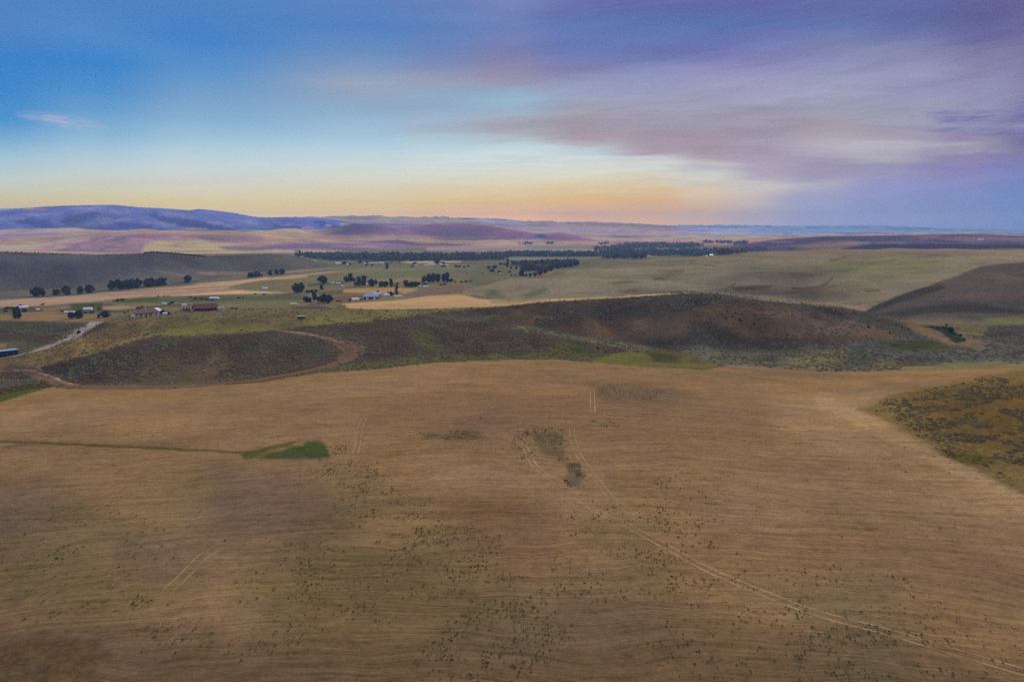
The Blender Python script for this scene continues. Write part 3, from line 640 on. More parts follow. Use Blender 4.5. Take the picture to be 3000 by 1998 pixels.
# left grey hill
G0, G1 = K('mid') - 30, K('hill') + 120
patch([(-200,730),(191,742),(287,746),(411,740),(446,735),(510,738),(600,747),(750,745),(820,744),(871,753),(974,780),(900,785),(800,797),(700,800),(560,832),(450,840),(330,853),(200,864),(80,872),(-200,885)], (86,88,97), 3, G0, G1, 2, det=(0,.7,.8))
patch([(-100,830),(200,835),(420,810),(560,790),(700,785),(560,825),(400,842),(200,862),(-100,880)], (98,97,94), 14, G0, G1, 5, det=(0,.4,.8), alpha=.8)
patch([(560,760),(750,755),(850,760),(930,775),(800,785),(620,790)], (93,94,97), 14, G0, G1, 5, alpha=.8)
patch([(-100,745),(300,755),(560,770),(400,800),(100,810),(-100,800)], (80,82,97), 20, G0, G1, 6, det=(0,.7,.8), alpha=.7)
patch(band([(380,785),(440,792),(500,800),(550,812)], 1.5), (112,110,106), 2.5, G0, G1, 2, alpha=.6)
patch([(50,852),(90,852),(90,862),(50,864)], (116,108,84), 5, G0, G1, 3, alpha=.7)
patch([(575,798),(680,795),(760,797),(780,802),(700,806),(600,806)], (136,116,108), 2.5, G0, G1, 1.5, alpha=.8)
# --- far hills; fold shading and a sunlit strip are painted in
F0, F1 = K('wood1') - 300, K('h1') + 300
patch([(-200,745),(-200,708),(96,706),(191,695),(260,697),(200,715),(120,725),(300,730),(600,720),(900,725),(1000,735),(900,745),(500,748)], (168,144,140), 8, F0, F1, 4)
patch([(100,726),(200,708),(287,690),(367,682),(478,684),(560,690),(600,702),(480,706),(430,712),(415,735),(418,744),(300,742),(200,738)], (142,118,138), 5, F0, F1, 4, det=(0,.3,.8))
patch([(418,742),(420,722),(440,710),(500,704),(600,705),(680,718),(760,735),(700,748),(500,748)], (170,149,130), 5, F0, F1, 3)
patch([(700,730),(800,718),(900,712),(1050,712),(1160,702),(1200,708),(1240,722),(1150,730),(980,730),(860,732)], (122,108,140), 5, F0, F1, 3, det=(0,.3,.8))
patch([(560,690),(700,690),(760,700),(700,715),(620,708)], (138,116,138), 7, F0, F1, 4, alpha=.8)
patch([(760,688),(900,696),(1000,705),(900,712),(780,706)], (176,146,132), 7, F0, F1, 4, alpha=.8)
patch([(640,722),(720,720),(800,732),(740,738),(660,732)], (116,110,124), 6, F0, F1, 3, alpha=.8)
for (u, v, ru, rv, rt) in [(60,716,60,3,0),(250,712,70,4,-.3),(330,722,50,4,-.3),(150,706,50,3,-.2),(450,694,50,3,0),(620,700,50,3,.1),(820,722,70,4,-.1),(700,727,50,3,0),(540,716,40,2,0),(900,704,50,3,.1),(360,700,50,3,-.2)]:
    patch(oval(u, v, ru, rv, rot=rt), (118,104,130), 4, F0, F1, 8, alpha=.75)  # dark folds of the mauve hills, shade put into the colour
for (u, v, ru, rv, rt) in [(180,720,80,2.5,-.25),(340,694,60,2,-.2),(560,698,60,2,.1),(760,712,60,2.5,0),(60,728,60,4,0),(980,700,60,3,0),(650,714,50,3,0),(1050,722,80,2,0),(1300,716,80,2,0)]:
    patch(oval(u, v, ru, rv, rot=rt), (184,156,146), 3, F0, F1, 8, alpha=.75)  # lighter slopes between those folds, light put into the colour
patch([(1200,706),(1500,704),(1760,712),(1760,722),(1400,724),(1250,720)], (184,152,144), 5, F0, F1, 3, alpha=.9)
patch([(1250,722),(1500,722),(1800,722),(2000,728),(2000,736),(1500,738),(1250,736)], (142,126,136), 5, F0, F1, 3)
patch([(1540,720),(1740,721),(1740,735),(1540,738)], (124,124,130), 5, F0, F1, 3, alpha=.8)
patch([(1780,716),(2000,708),(2160,700),(2260,702),(2200,712),(2000,722),(1850,722)], (176,130,140), 5, F0, F1, 3)
patch([(2050,740),(2200,712),(2300,699),(2421,691),(2490,690),(2711,688),(2813,684),(2915,687),(3100,690),(3100,735),(2500,735),(2300,742)], (92,88,116), 3, F0 - 500, F1, 2, det=(0,.5,.8))
patch([(2320,722),(2440,704),(2500,706),(2520,720),(2440,732),(2340,736)], (124,108,112), 8, F0 - 500, F1, 4, alpha=.8)
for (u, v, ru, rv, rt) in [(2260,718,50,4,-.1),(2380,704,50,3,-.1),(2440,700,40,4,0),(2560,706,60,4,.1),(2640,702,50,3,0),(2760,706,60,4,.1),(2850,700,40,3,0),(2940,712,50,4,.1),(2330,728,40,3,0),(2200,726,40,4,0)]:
    patch(oval(u, v, ru, rv, rot=rt), (74,76,108), 4, F0 - 500, F1, 5, alpha=.7)  # shaded folds painted on the right-hand hills
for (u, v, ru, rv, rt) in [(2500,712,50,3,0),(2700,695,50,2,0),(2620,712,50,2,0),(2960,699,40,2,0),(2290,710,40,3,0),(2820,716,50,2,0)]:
    patch(oval(u, v, ru, rv, rot=rt), (128,116,130), 3, F0 - 500, F1, 5, alpha=.7)  # paler slopes between them, part of the same painted folds
patch([(2700,700),(2880,694),(3100,700),(3100,708),(2860,706)], (118,104,122), 6, F0 - 500, F1, 3, alpha=.8)
patch([(2464,730),(2540,718),(2620,714),(2800,714),(3000,718),(3100,728),(2464,734)], (68,70,98), 3, F0 - 900, F1, 2, det=(0,.5,.8))
B0, B1 = K('h1') + 300, 6000
patch([(-100,700),(60,696),(250,692),(350,680),(470,672),(600,674),(760,674),(900,682),(1000,690),(760,690),(500,690),(250,704),(-100,712)], (206,170,136), 3, B0, B1, 2)  # sunlit gold strip, its brightness put into the ground colour
patch([(940,690),(1000,672),(1035,655),(1109,657),(1198,662),(1274,653),(1351,653),(1427,658),(1504,673),(1580,685),(1640,682),(1700,694),(1760,706),(1600,708),(1450,703),(1300,694),(1150,690)], (132,108,142), 2.5, B0, B1, 2, det=(0,.6,.8))
patch([(1530,702),(1560,700),(1600,688),(1580,684),(1560,695)], (90,104,146), 3, B0, B1, 2)
patch([(1570,690),(1590,686),(1605,698),(1580,700)], (74,100,140), 2, B0, B1, 2)
patch([(1250,694),(1340,692),(1460,694),(1440,700),(1300,698)], (204,160,150), 3, B0, B1, 2)
patch([(1000,693),(1200,690),(1400,700),(1760,708),(1760,714),(1300,708),(1050,702)], (210,172,154), 4, B0 - 300, B1, 3)
MM0, MM1 = 5900, 7900
patch([(-200,690),(-100,600),(335,598),(580,610),(750,634),(860,634),(960,639),(1020,650),(1036,662),(1010,680),(900,684),(700,680),(480,676),(200,684)], (98,112,168), 3, MM0, MM1, 2, det=(0,.6,.9))
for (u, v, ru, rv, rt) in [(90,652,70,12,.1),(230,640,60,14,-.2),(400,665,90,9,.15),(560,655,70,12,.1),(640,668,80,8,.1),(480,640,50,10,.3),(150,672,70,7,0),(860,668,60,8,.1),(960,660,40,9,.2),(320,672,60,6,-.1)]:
    patch(oval(u, v, ru, rv, rot=rt), (60,84,146), 6, MM0, MM1, 12, alpha=.95)  # shaded folds of the blue mountain painted as darker ground
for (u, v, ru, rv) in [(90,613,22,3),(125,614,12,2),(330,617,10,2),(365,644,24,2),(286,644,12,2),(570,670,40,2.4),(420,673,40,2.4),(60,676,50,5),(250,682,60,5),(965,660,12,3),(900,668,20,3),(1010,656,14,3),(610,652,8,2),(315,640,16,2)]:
    patch(oval(u, v, ru, rv), (186,156,150), 1.6, MM0 - 800, MM1, 3, alpha=.9)  # bright marks on the mountain slopes, painted highlights
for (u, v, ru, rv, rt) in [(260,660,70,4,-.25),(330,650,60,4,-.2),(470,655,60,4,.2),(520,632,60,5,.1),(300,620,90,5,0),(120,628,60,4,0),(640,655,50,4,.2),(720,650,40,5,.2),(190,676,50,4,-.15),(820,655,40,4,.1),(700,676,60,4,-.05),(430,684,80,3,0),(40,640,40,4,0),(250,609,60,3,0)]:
    patch(oval(u, v, ru, rv, rot=rt), (134,136,174), 4, MM0, MM1, 10, alpha=.6)  # pale fold highlights painted over the mountain
patch([(0,684),(140,682),(220,690),(120,694),(0,696)], (130,122,168), 4, 4400, 7000, 3, alpha=.8)
patch([(1020,668),(1500,680),(1760,700),(2100,700),(2300,690),(2300,680),(1800,668),(1400,660)], (186,158,172), 5, 6100, 7900, 3)
patch([(780,640),(1020,640),(1083,634),(1300,640),(1530,652),(1500,664),(1200,655),(1000,655)], (214,184,170), 3, 8000, 11000, 2)
patch([(1340,638),(1466,640),(1530,650),(1560,668),(1480,660),(1400,648)], (164,156,182), 3, 8000, 11000, 3)
patch([(1560,650),(1733,648),(1900,657),(2050,668),(2050,680),(1600,668)], (202,164,166), 4, 8000, 11000, 3)
patch([(1950,672),(2200,664),(2420,680),(2420,690),(2100,692)], (150,150,196), 4, 6100, 11400, 3, alpha=.9)
patch([(2170,688),(2230,672),(2300,670),(2420,680),(2500,688)], (118,134,186), 3, 6100, 11400, 2)

# moister ground with green weeds
for (u, v, ru, rv) in [(1120,1480,130,60),(1320,1610,130,66),(1056,1680,180,110),(1424,1740,160,60),(1468,1868,160,90),(1826,1540,140,80),(1792,1680,170,70),(2396,1735,240,60),(2518,1812,200,70),(2518,1926,190,80),(222,1556,200,80),(130,1700,150,90),(806,1744,110,130),(1010,1390,80,30)]:
    patch(oval(u, v, ru, rv), (104,96,62), 40, 0, E1, 24, alpha=.34)
LAND[SEG < 6] *= np.array([0.93, 0.895, 0.83])
LAND *= np.where(RR > 3700, 1 + 0.8 * (rid - 0.6), 1.0)[..., None]  # far gullies darkened, ridges lightened in the colour to stand in for relief shading
LAND *= np.where((RR > 900) & (RR < 3600) & ~valley, 1 + 0.42 * (spur - 0.7), 1.0)[..., None]  # spur and draw shading of the middle hills put into the colour
LAND *= (1 + slope * 0.30 * (rid2 - 0.7))[..., None]  # gully shade painted on the sage slopes to strengthen their relief
# field broad mottling (dry grass types), independent of light
mot = fbm(PX * 0.45, PY, 30.0, 5, 0.65, 4.4)
fm = (SEG < 6)
LAND *= np.where(fm, 1 + 0.22 * mot, 1 + 0.12 * mot)[..., None]
mot2 = fbm(PX, PY, 28.0, 3, 0.6, 8.8)
LAND[..., 2] *= np.where(fm, 1 + 0.16 * mot2, 1.0)
LAND[..., 0] *= np.where(fm, 1 - 0.04 * mot2, 1.0)
mot3 = fbm(PX, PY, 300.0, 4, 0.6, 12.8)
LAND *= (1 + 0.12 * mot3 * (RR > 800))[..., None]
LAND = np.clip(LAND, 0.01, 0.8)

# ------------------------------------------------------------------ ground mesh
verts = np.stack([PX, PY, H], -1).reshape(-1, 3)
i0 = (np.arange(NTH - 1)[:, None] * NR + np.arange(NR - 1)[None]).reshape(-1)
quads = np.stack([i0, i0 + 1, i0 + NR + 1, i0 + NR], -1)
# close the ring behind the camera
j0 = np.arange(NR - 1)
cl = np.stack([(NTH - 1) * NR + j0, (NTH - 1) * NR + j0 + 1, j0 + 1, j0], -1)
quads = np.concatenate([quads, cl])
def mesh_from(name, V, F):
    me = bpy.data.meshes.new(name)
    V = np.asarray(V, np.float32); F = np.asarray(F, np.int32)
    n = F.shape[1]
    me.vertices.add(len(V)); me.vertices.foreach_set('co', V.ravel())
    me.loops.add(F.size); me.loops.foreach_set('vertex_index', F.ravel())
    me.polygons.add(len(F)); me.polygons.foreach_set('loop_start', np.arange(0, F.size, n, dtype=np.int32))
    me.update(calc_edges=True)
    return me
gme = mesh_from('ground', verts, quads[:, ::-1])
gme.polygons.foreach_set('use_smooth', np.ones(len(gme.polygons), bool))
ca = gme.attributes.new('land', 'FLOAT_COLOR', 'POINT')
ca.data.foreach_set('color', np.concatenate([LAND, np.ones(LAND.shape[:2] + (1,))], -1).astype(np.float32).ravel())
cb = gme.attributes.new('cover', 'FLOAT_COLOR', 'POINT')
cb.data.foreach_set('color', DET.astype(np.float32).ravel())

def material(name):
    m = bpy.data.materials.new(name)
    m.use_nodes = True
    t = NT(m.node_tree)
    for n in list(t.n):
        t.n.remove(n)
    out = t.new('ShaderNodeOutputMaterial')
    b = t.new('ShaderNodeBsdfPrincipled')
    b.inputs['Roughness'].default_value = 0.9
    b.inputs['Specular IOR Level'].default_value = 0.15
    t.link(b.outputs[0], out.inputs[0])
    return m, t, b

def ground_material():
    m, t, b = material('land_cover')
    at = t.new('ShaderNodeAttribute', attribute_name='land')
    cv = t.new('ShaderNodeAttribute', attribute_name='cover')
    sp = t.new('ShaderNodeSeparateColor'); t.link(cv.outputs['Color'], sp.inputs[0])
    streak, sage, fleck = sp.outputs[0], sp.outputs[1], sp.outputs[2]
    g = t.new('ShaderNodeNewGeometry')
    P = g.outputs['Position']
    s = t.new('ShaderNodeSeparateXYZ'); t.link(P, s.inputs[0])
    x, y, z = s.outputs
    # mowing rows: long shallow arcs across the field
    q = t.math('ADD', y, t.math('MULTIPLY', t.math('MULTIPLY', x, x), 0.0011))
    wob = t.math('MULTIPLY', t.math('SUBTRACT', t.noise(P, 0.012, 3, 0.5), 0.5), 34.0)
    q = t.math('ADD', q, wob)
    r1 = t.noise(t.combine(t.math('MULTIPLY', x, 0.018), t.math('MULTIPLY', q, 0.42), 0.0), 1.0, 5, 0.65)
    r2 = t.noise(t.combine(t.math('MULTIPLY', x, 0.06), t.math('MULTIPLY', q, 1.3), 3.0), 1.0, 3, 0.6)
    n1 = t.noise(P, 1.1, 4, 0.75)
    n2 = t.noise(P, 0.16, 4, 0.62)
    n3 = t.noise(P, 0.030, 4, 0.6)
    sg = t.noise(P, 0.55, 3, 0.8)
    n4 = t.noise(P, 0.42, 3, 0.7)
    n6 = t.noise(P, 0.006, 5, 0.65)
    n5 = t.noise(P, 0.045, 5, 0.75)
    def amt(n, k):
        return t.math('MULTIPLY', t.math('SUBTRACT', n, 0.5), k)
    f = t.math('MULTIPLY', t.math('ADD', amt(r1, 1.05), amt(r2, 1.0)), streak)
    f = t.math('ADD', f, t.math('MULTIPLY', t.math('ADD', amt(n1, 1.4), t.math('ADD', t.math('ADD', amt(n2, 0.8), amt(n5, 0.7)), amt(n4, 1.2))), fleck))
    f = t.math('ADD', f, t.math('MULTIPLY', amt(sg, 1.5), sage))
    f = t.math('ADD', f, t.math('ADD', amt(n3, 0.45), t.math('MULTIPLY', amt(n6, 1.3), t.smooth(y, 900.0, 4500.0))))
    f = t.math('MAXIMUM', t.math('ADD', f, 1.0), 0.25)
    vs = t.new('ShaderNodeVectorMath', operation='SCALE')
    t.link(at.outputs['Color'], vs.inputs[0]); t.link(f, vs.inputs['Scale'])
    # drift between straw and green-grey plants
    hue = t.noise(P, 0.07, 4, 0.7)
    cc = t.mix(t.math('MULTIPLY', t.smooth(hue, 0.45, 0.75), 0.55), vs.outputs[0], t.mix(1.0, vs.outputs[0], (0.80, 0.95, 0.72), 'MULTIPLY'))
    hue2 = t.noise(P, 0.035, 3, 0.6)
    cc = t.mix(t.math('MULTIPLY', t.smooth(hue2, 0.5, 0.8), 0.5), cc, t.mix(1.0, cc, (1.08, 0.94, 0.98), 'MULTIPLY'))
    t.link(cc, b.inputs['Base Color'])
    b.inputs['Roughness'].default_value = 0.95
    b.inputs['Specular IOR Level'].default_value = 0.0
    bp = t.new('ShaderNodeBump'); bp.inputs['Strength'].default_value = 0.6; bp.inputs['Distance'].default_value = 0.5
    hgt_ = t.math('ADD', t.math('MULTIPLY', n1, 0.5), t.math('ADD', t.math('MULTIPLY', sg, t.math('MULTIPLY', sage, 1.2)), t.math('MULTIPLY', r2, t.math('MULTIPLY', streak, .5))))
    t.link(hgt_, bp.inputs['Height'])
    t.link(bp.outputs[0], b.inputs['Normal'])
    return m
MG = ground_material()
gme.materials.append(MG)
go = bpy.data.objects.new('ground', gme)
go['kind'] = 'structure'
COL.objects.link(go)
print('ground done')
# ------------------------------------------------------------------ object helpers
RND = random.Random(11)
def simple(name, rgb, rough=0.8, spec=0.2, var=0.25, scale=0.6, metal=0.0, alt=None, altscale=0.02):
    m, t, b = material(name)
    tc = t.new('ShaderNodeTexCoord')
    n = t.noise(tc.outputs['Object'], scale, 4, 0.65)
    c = np.clip(lin(rgb) / GAIN, 0.004, 0.85)
    vs = t.new('ShaderNodeVectorMath', operation='SCALE')
    vs.inputs[0].default_value = tuple(c)
    if alt is not None:
        g = t.new('ShaderNodeNewGeometry')
        n2 = t.noise(g.outputs['Position'], altscale, 4, 0.65)
        t.link(t.mix(t.smooth(n2, .38, .62), tuple(c), tuple(lin(alt) / GAIN)), vs.inputs[0])
    t.link(t.math('MULTIPLY_ADD', t.math('SUBTRACT', n, 0.5), var * 2, 1.0), vs.inputs['Scale'])
    t.link(vs.outputs[0], b.inputs['Base Color'])
    b.inputs['Roughness'].default_value = rough
    b.inputs['Specular IOR Level'].default_value = spec
    b.inputs['Metallic'].default_value = metal
    return m
MAT = dict(
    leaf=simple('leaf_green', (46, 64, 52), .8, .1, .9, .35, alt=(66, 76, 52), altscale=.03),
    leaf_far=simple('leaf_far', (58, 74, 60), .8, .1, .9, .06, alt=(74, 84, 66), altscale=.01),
    leaf_pale=simple('leaf_sage_green', (60, 72, 58), .8, .1, .9, .35),
    leaf_dark=simple('needle_dark', (26, 36, 32), .8, .1, .8, .5),
    leaf_red=simple('leaf_maroon', (42, 26, 32), .8, .1, .8, .5),
    bark=simple('bark', (56, 46, 40), .9, .1, .4, 2.0),
    sage=simple('sagebrush_leaf', (84, 68, 50), .9, .05, .9, .5, alt=(92, 89, 68), altscale=.022),
    sage2=simple('sagebrush_dark', (84, 68, 44), .9, .05, .9, .25, alt=(90, 82, 56), altscale=.08),
    weed=simple('weed_leaf', (96, 106, 50), .9, .05, .9, .3, alt=(126, 118, 74), altscale=.05),
    straw=simple('dry_straw', (168, 138, 102), .9, .05, .5, .5),
    roof_tan=simple('roof_tan_tile', (122, 92, 78), .8, .2, .2, 1.5),
    roof_red=simple('roof_rust_metal', (98, 60, 52), .7, .3, .2, 1.5),
    roof_white=simple('roof_white_metal', (214, 224, 232), .5, .4, .08, .8),
    roof_blue=simple('roof_blue_grey_metal', (128, 150, 178), .5, .4, .12, .8),
    roof_grey=simple('roof_grey', (120, 118, 126), .7, .3, .2, 1),
    roof_cream=simple('roof_cream', (212, 196, 172), .7, .2, .12, 1),
    wall_cream=simple('wall_cream', (206, 184, 150), .8, .2, .12, .8),
    wall_red=simple('wall_barn_red', (84, 34, 34), .8, .2, .25, 1),
    wall_white=simple('wall_white', (206, 208, 212), .7, .3, .1, 1),
    wall_blue=simple('wall_pale_blue', (158, 176, 200), .7, .3, .1, 1),
    wall_dark=simple('wall_dark', (44, 42, 50), .7, .3, .2, 1),
    wall_grey=simple('wall_grey', (96, 92, 96), .8, .2, .2, 1),
    glass=simple('window_glass', (30, 36, 46), .15, .5, .1, 1),
    door=simple('door_paint', (70, 60, 56), .6, .3, .1, 1),
    tyre=simple('tyre_rubber', (24, 24, 26), .9, .1, .1, 2),
    navy=simple('trailer_navy_paint', (26, 28, 44), .4, .4, .15, 1),
    carwhite=simple('car_white_paint', (214, 216, 220), .3, .5, .04, 1),
    carred=simple('car_red_paint', (110, 40, 38), .35, .5, .05, 1),
    concrete=simple('concrete', (150, 142, 134), .9, .1, .15, 1),
    snowroof=simple('roof_translucent_sheet', (196, 214, 226), .5, .3, .08, 1),
)
class MB:
    def __init__(s): s.v = []; s.f = []
    def add(s, V, F):
        o = len(s.v); s.v += [tuple(p) for p in V]; s.f += [tuple(i + o for i in f) for f in F]
    def box(s, x0, x1, y0, y1, z0, z1):
        s.add([(x0,y0,z0),(x1,y0,z0),(x1,y1,z0),(x0,y1,z0),(x0,y0,z1),(x1,y0,z1),(x1,y1,z1),(x0,y1,z1)],
              [(0,3,2,1),(4,5,6,7),(0,1,5,4),(1,2,6,5),(2,3,7,6),(3,0,4,7)])
    def tube(s, a, b, ra, rb, n=6):
        a = Vector(a); b = Vector(b); d = (b - a).normalized()
        q = d.orthogonal().normalized(); w = d.cross(q)
        V = [a + (q * math.cos(t) + w * math.sin(t)) * ra for t in [2*math.pi*k/n for k in range(n)]]
        V += [b + (q * math.cos(t) + w * math.sin(t)) * rb for t in [2*math.pi*k/n for k in range(n)]]
        s.add(V, [(k, (k+1) % n, n + (k+1) % n, n + k) for k in range(n)] + [tuple(range(n))[::-1], tuple(range(n, 2*n))])
    def mesh(s, name, mat, smooth=False):
        me = bpy.data.meshes.new(name)
        me.from_pydata([tuple(p) for p in s.v], [], s.f)
        me.materials.append(mat)
        if smooth:
            me.polygons.foreach_set('use_smooth', np.ones(len(me.polygons), bool))
        me.update()
        return me
    def build(s, name, mat, parent=None, smooth=False):
        o = bpy.data.objects.new(name, s.mesh(name, mat, smooth)); COL.objects.link(o)
        if parent: o.parent = parent
        return o
def root(name, loc, rz=0.0, label=None, cat=None, group=None, scale=None):
    o = bpy.data.objects.new(name, None); o.empty_display_size = 0.5
    o.location = loc; o.rotation_euler = (0, 0, rz)
    if scale: o.scale = scale
    COL.objects.link(o)
    tag(o, label, cat, group)
    return o
def tag(o, label, cat=None, group=None, kind=None):
    if label: o['label'] = label
    if cat: o['category'] = cat
    if group: o['group'] = group
    if kind: o['kind'] = kind
    return o

# ------------------------------------------------------------------ roads and wheel tracks
def drape(name, pts, widths, mat, lift=0.12, label=None, rmin=0, rmax=20000, world=None, off=0.0, parent=None):
    P = world or [p for p in (ground(u, v, krad('edge', math.atan2(*pdir(u, v)[:2])) + 2 if rmin < 0 else rmin, rmax) for u, v in pts) if p is not None]
    P = [Vector((p.x, p.y)) for p in P]
    # resample smoothly (Catmull-Rom)
    Q, Wd = [], []
    for i in range(len(P) - 1):
        p0 = P[max(i-1, 0)]; p1 = P[i]; p2 = P[i+1]; p3 = P[min(i+2, len(P)-1)]
        w1 = widths[min(i, len(widths)-1)]; w2 = widths[min(i+1, len(widths)-1)]
        n = max(2, int((p2 - p1).length / 2.0))
        for k in range(n):
            t = k / n
            Q.append(0.5 * ((2*p1) + (p2-p0)*t + (2*p0-5*p1+4*p2-p3)*t*t + (3*p1-p0-3*p2+p3)*t*t*t)); Wd.append(w1*(1-t)+w2*t)
    Q.append(P[-1]); Wd.append(widths[-1])
    NW = 5
    V, F = [], []
    for i, q in enumerate(Q):
        d = (Q[min(i+1, len(Q)-1)] - Q[max(i-1, 0)])
        if d.length < 1e-6: d = Vector((1, 0))
        d.normalize(); nrm = Vector((-d.y, d.x))
        jit = 1 + 0.25 * (fbm(np.array([q.x]), np.array([q.y]), 6.0, 3)[0])
        for k in range(NW):
            s_ = (k / (NW - 1) - 0.5) * Wd[i] * jit
            p = q + nrm * (s_ + off)
            V.append((p.x, p.y, hgt(p.x, p.y) + lift * (1.0 if 0 < k < NW-1 else 0.3)))
        if i:
            for k in range(NW - 1):
                a = (i-1)*NW + k; F.append((a, a+1, a+1+NW, a+NW))
    me = mesh_from(name, V, F); me.materials.append(mat)
    o = bpy.data.objects.new(name, me); COL.objects.link(o)
    if parent: o.parent = parent
    else: tag(o, label, kind='structure')
    return o
def dirt(name, rgb, alt, sc=0.5):
    m, t, b = material(name)
    g = t.new('ShaderNodeNewGeometry')
    n = t.noise(g.outputs['Position'], sc, 5, 0.7)
    n2 = t.noise(g.outputs['Position'], 0.06, 4, 0.6)
    c = t.mix(t.smooth(n, .3, .7), tuple(lin(rgb)/GAIN), tuple(lin(alt)/GAIN))
    vs = t.new('ShaderNodeVectorMath', operation='SCALE'); t.link(c, vs.inputs[0])
    t.link(t.math('MULTIPLY_ADD', t.math('SUBTRACT', n2, .5), .8, 1.0), vs.inputs['Scale'])
    t.link(vs.outputs[0], b.inputs['Base Color']); b.inputs['Specular IOR Level'].default_value = 0
    return m
M_DIRT = dirt('graded_dirt', (88, 68, 56), (112, 88, 70))
M_DIRTR = dirt('red_dirt', (124, 94, 72), (144, 110, 86))
M_GRAV = dirt('gravel', (126, 114, 112), (150, 138, 134), 1.2)
M_TRK = dirt('pressed_straw', (122, 96, 72), (160, 130, 98), .22)
drape('gravel_road', [(-60,1056),(0,1049),(51,1041),(102,1028),(153,1012),(191,996),(230,975),(258,958),(286,943)], [5,5,6,7,8,9,12,14,13], M_GRAV, .12, 'pale gravel road climbing out of the creek bottom at the left', 0, 900)
drape('dirt_road', [(-40,1074),(0,1077),(64,1085),(102,1096),(153,1115),(199,1130),(281,1134),(383,1135),(485,1133),(600,1128),(728,1117),(823,1101),(919,1083),(983,1066),(1028,1046),(1046,1028),(1028,1010),(983,998),(919,984),(855,973),(791,966)],
      [6,6,7,8,9,10,11,11,11,10,8,7,7,9,12,14,15,14,11,8,5], M_DIRT, .15, 'bare graded dirt road curving under and up the sagebrush slope', -1, 640)
drape('dirt_bank', [(800,968),(855,973),(919,983),(975,996),(1010,1006)], [1.5,4,6,6,2], M_DIRTR, .30, 'reddish cut bank beside the upper bend of the dirt road', 0, 640)
drape('farm_track', [(40,1086),(100,1088),(150,1104),(190,1120),(235,1128)], [2.5,3,3,3,1.5], M_TRK, .22, 'pale worn track crossing the tip of the sagebrush slope', 0, 640)
def wheel(pts, gap=1.9, w=0.65, label='', rmax=700):
    P = [ground(u, v, 0, rmax) for u, v in pts]
    P = [p for p in P if p is not None]
    r = root('wheel_track', (0, 0, 0)); tag(r, label, kind='structure')
    for s_ in (-1, 1):
        drape('rut', None, [w*.6, w, w, w, w*.6], M_TRK, .05, world=P, off=s_*gap/2, parent=r)
wheel([(1675,1250),(1678,1280),(1687,1315),(1704,1347),(1730,1382),(1762,1423),(1792,1458),(1828,1487),(1870,1512),(1912,1535)], label='right pair of wheel ruts curving down through the mown field')
wheel([(1453,1268),(1512,1292),(1542,1318),(1560,1356),(1594,1388),(1638,1417),(1676,1445),(1720,1480),(1765,1506),(1830,1535)], label='left pair of wheel ruts joining the right pair in the mown field')
wheel([(1735,1142),(1736,1170),(1737,1212)], label='short straight wheel ruts near the far edge of the field')
wheel([(1830,1535),(1950,1600),(2103,1682),(2357,1784),(2676,1873),(3000,1968)], 2.3, .75, 'long worn wheel ruts running to the lower right corner')
wheel([(667,1590),(600,1625),(545,1680),(490,1730)], 2.6, .35, 'faint wheel ruts on the rise at the lower left')
wheel([(1068,1225),(1052,1260),(1048,1300),(1040,1330)], 1.9, .5, 'faint wheel ruts right of the green hollow')

# ------------------------------------------------------------------ trees
def crown_mesh(seed, lobes, n, size, zmin=0.0, name='crown', mat='leaf', flat=0.6):
    """leaf clumps scattered through overlapping lobes; lobes = (x, y, z, rx, ry, rz)"""
    rs = np.random.RandomState(seed)
    vol = np.array([l[3]*l[4]*l[5] for l in lobes]) ** 0.7; vol /= vol.sum()
    V = []; F = []
    for i in range(n):
        l = lobes[rs.choice(len(lobes), p=vol)]
        d = rs.normal(size=3); d /= np.linalg.norm(d)
        rad = rs.rand() ** 0.35
        c = np.array(l[:3]) + d * np.array(l[3:6]) * rad
        if c[2] < zmin: continue
        a = rs.normal(size=3); a /= np.linalg.norm(a)
        b = np.cross(a, rs.normal(size=3)); b /= np.linalg.norm(b)
        s = size * (0.55 + 0.9 * rs.rand())
        o = len(V)
        k = 0.25 + 0.5 * rs.rand()
        V += [c - a*s, c + b*s*k, c + a*s*0.8, c - b*s*k*flat*1.4]
        F.append((o, o+1, o+2, o+3))
    me = mesh_from(name, V, F); me.materials.append(MAT[mat])
    return me
def trunk_mesh(seed, h, r, limbs=4, spread=3.0, top=None):
    rr = random.Random(seed); mb = MB()
    top = top or h
    mb.tube((0,0,-1.0), (0.15,0.1,h*0.45), r*1.25, r*0.8, 7)
    mb.tube((0.15,0.1,h*0.45), (0.3,0.0,top), r*0.8, r*0.25, 6)
    for k in range(limbs):
        a = 2*math.pi*k/limbs + rr.random(); z0 = h*(0.28 + 0.3*rr.random())
        mb.tube((0.1,0.05,z0), (math.cos(a)*spread, math.sin(a)*spread, z0 + h*0.35), r*0.5, r*0.14, 5)
    return mb.mesh('trunk', MAT['bark'])
VAR = {}
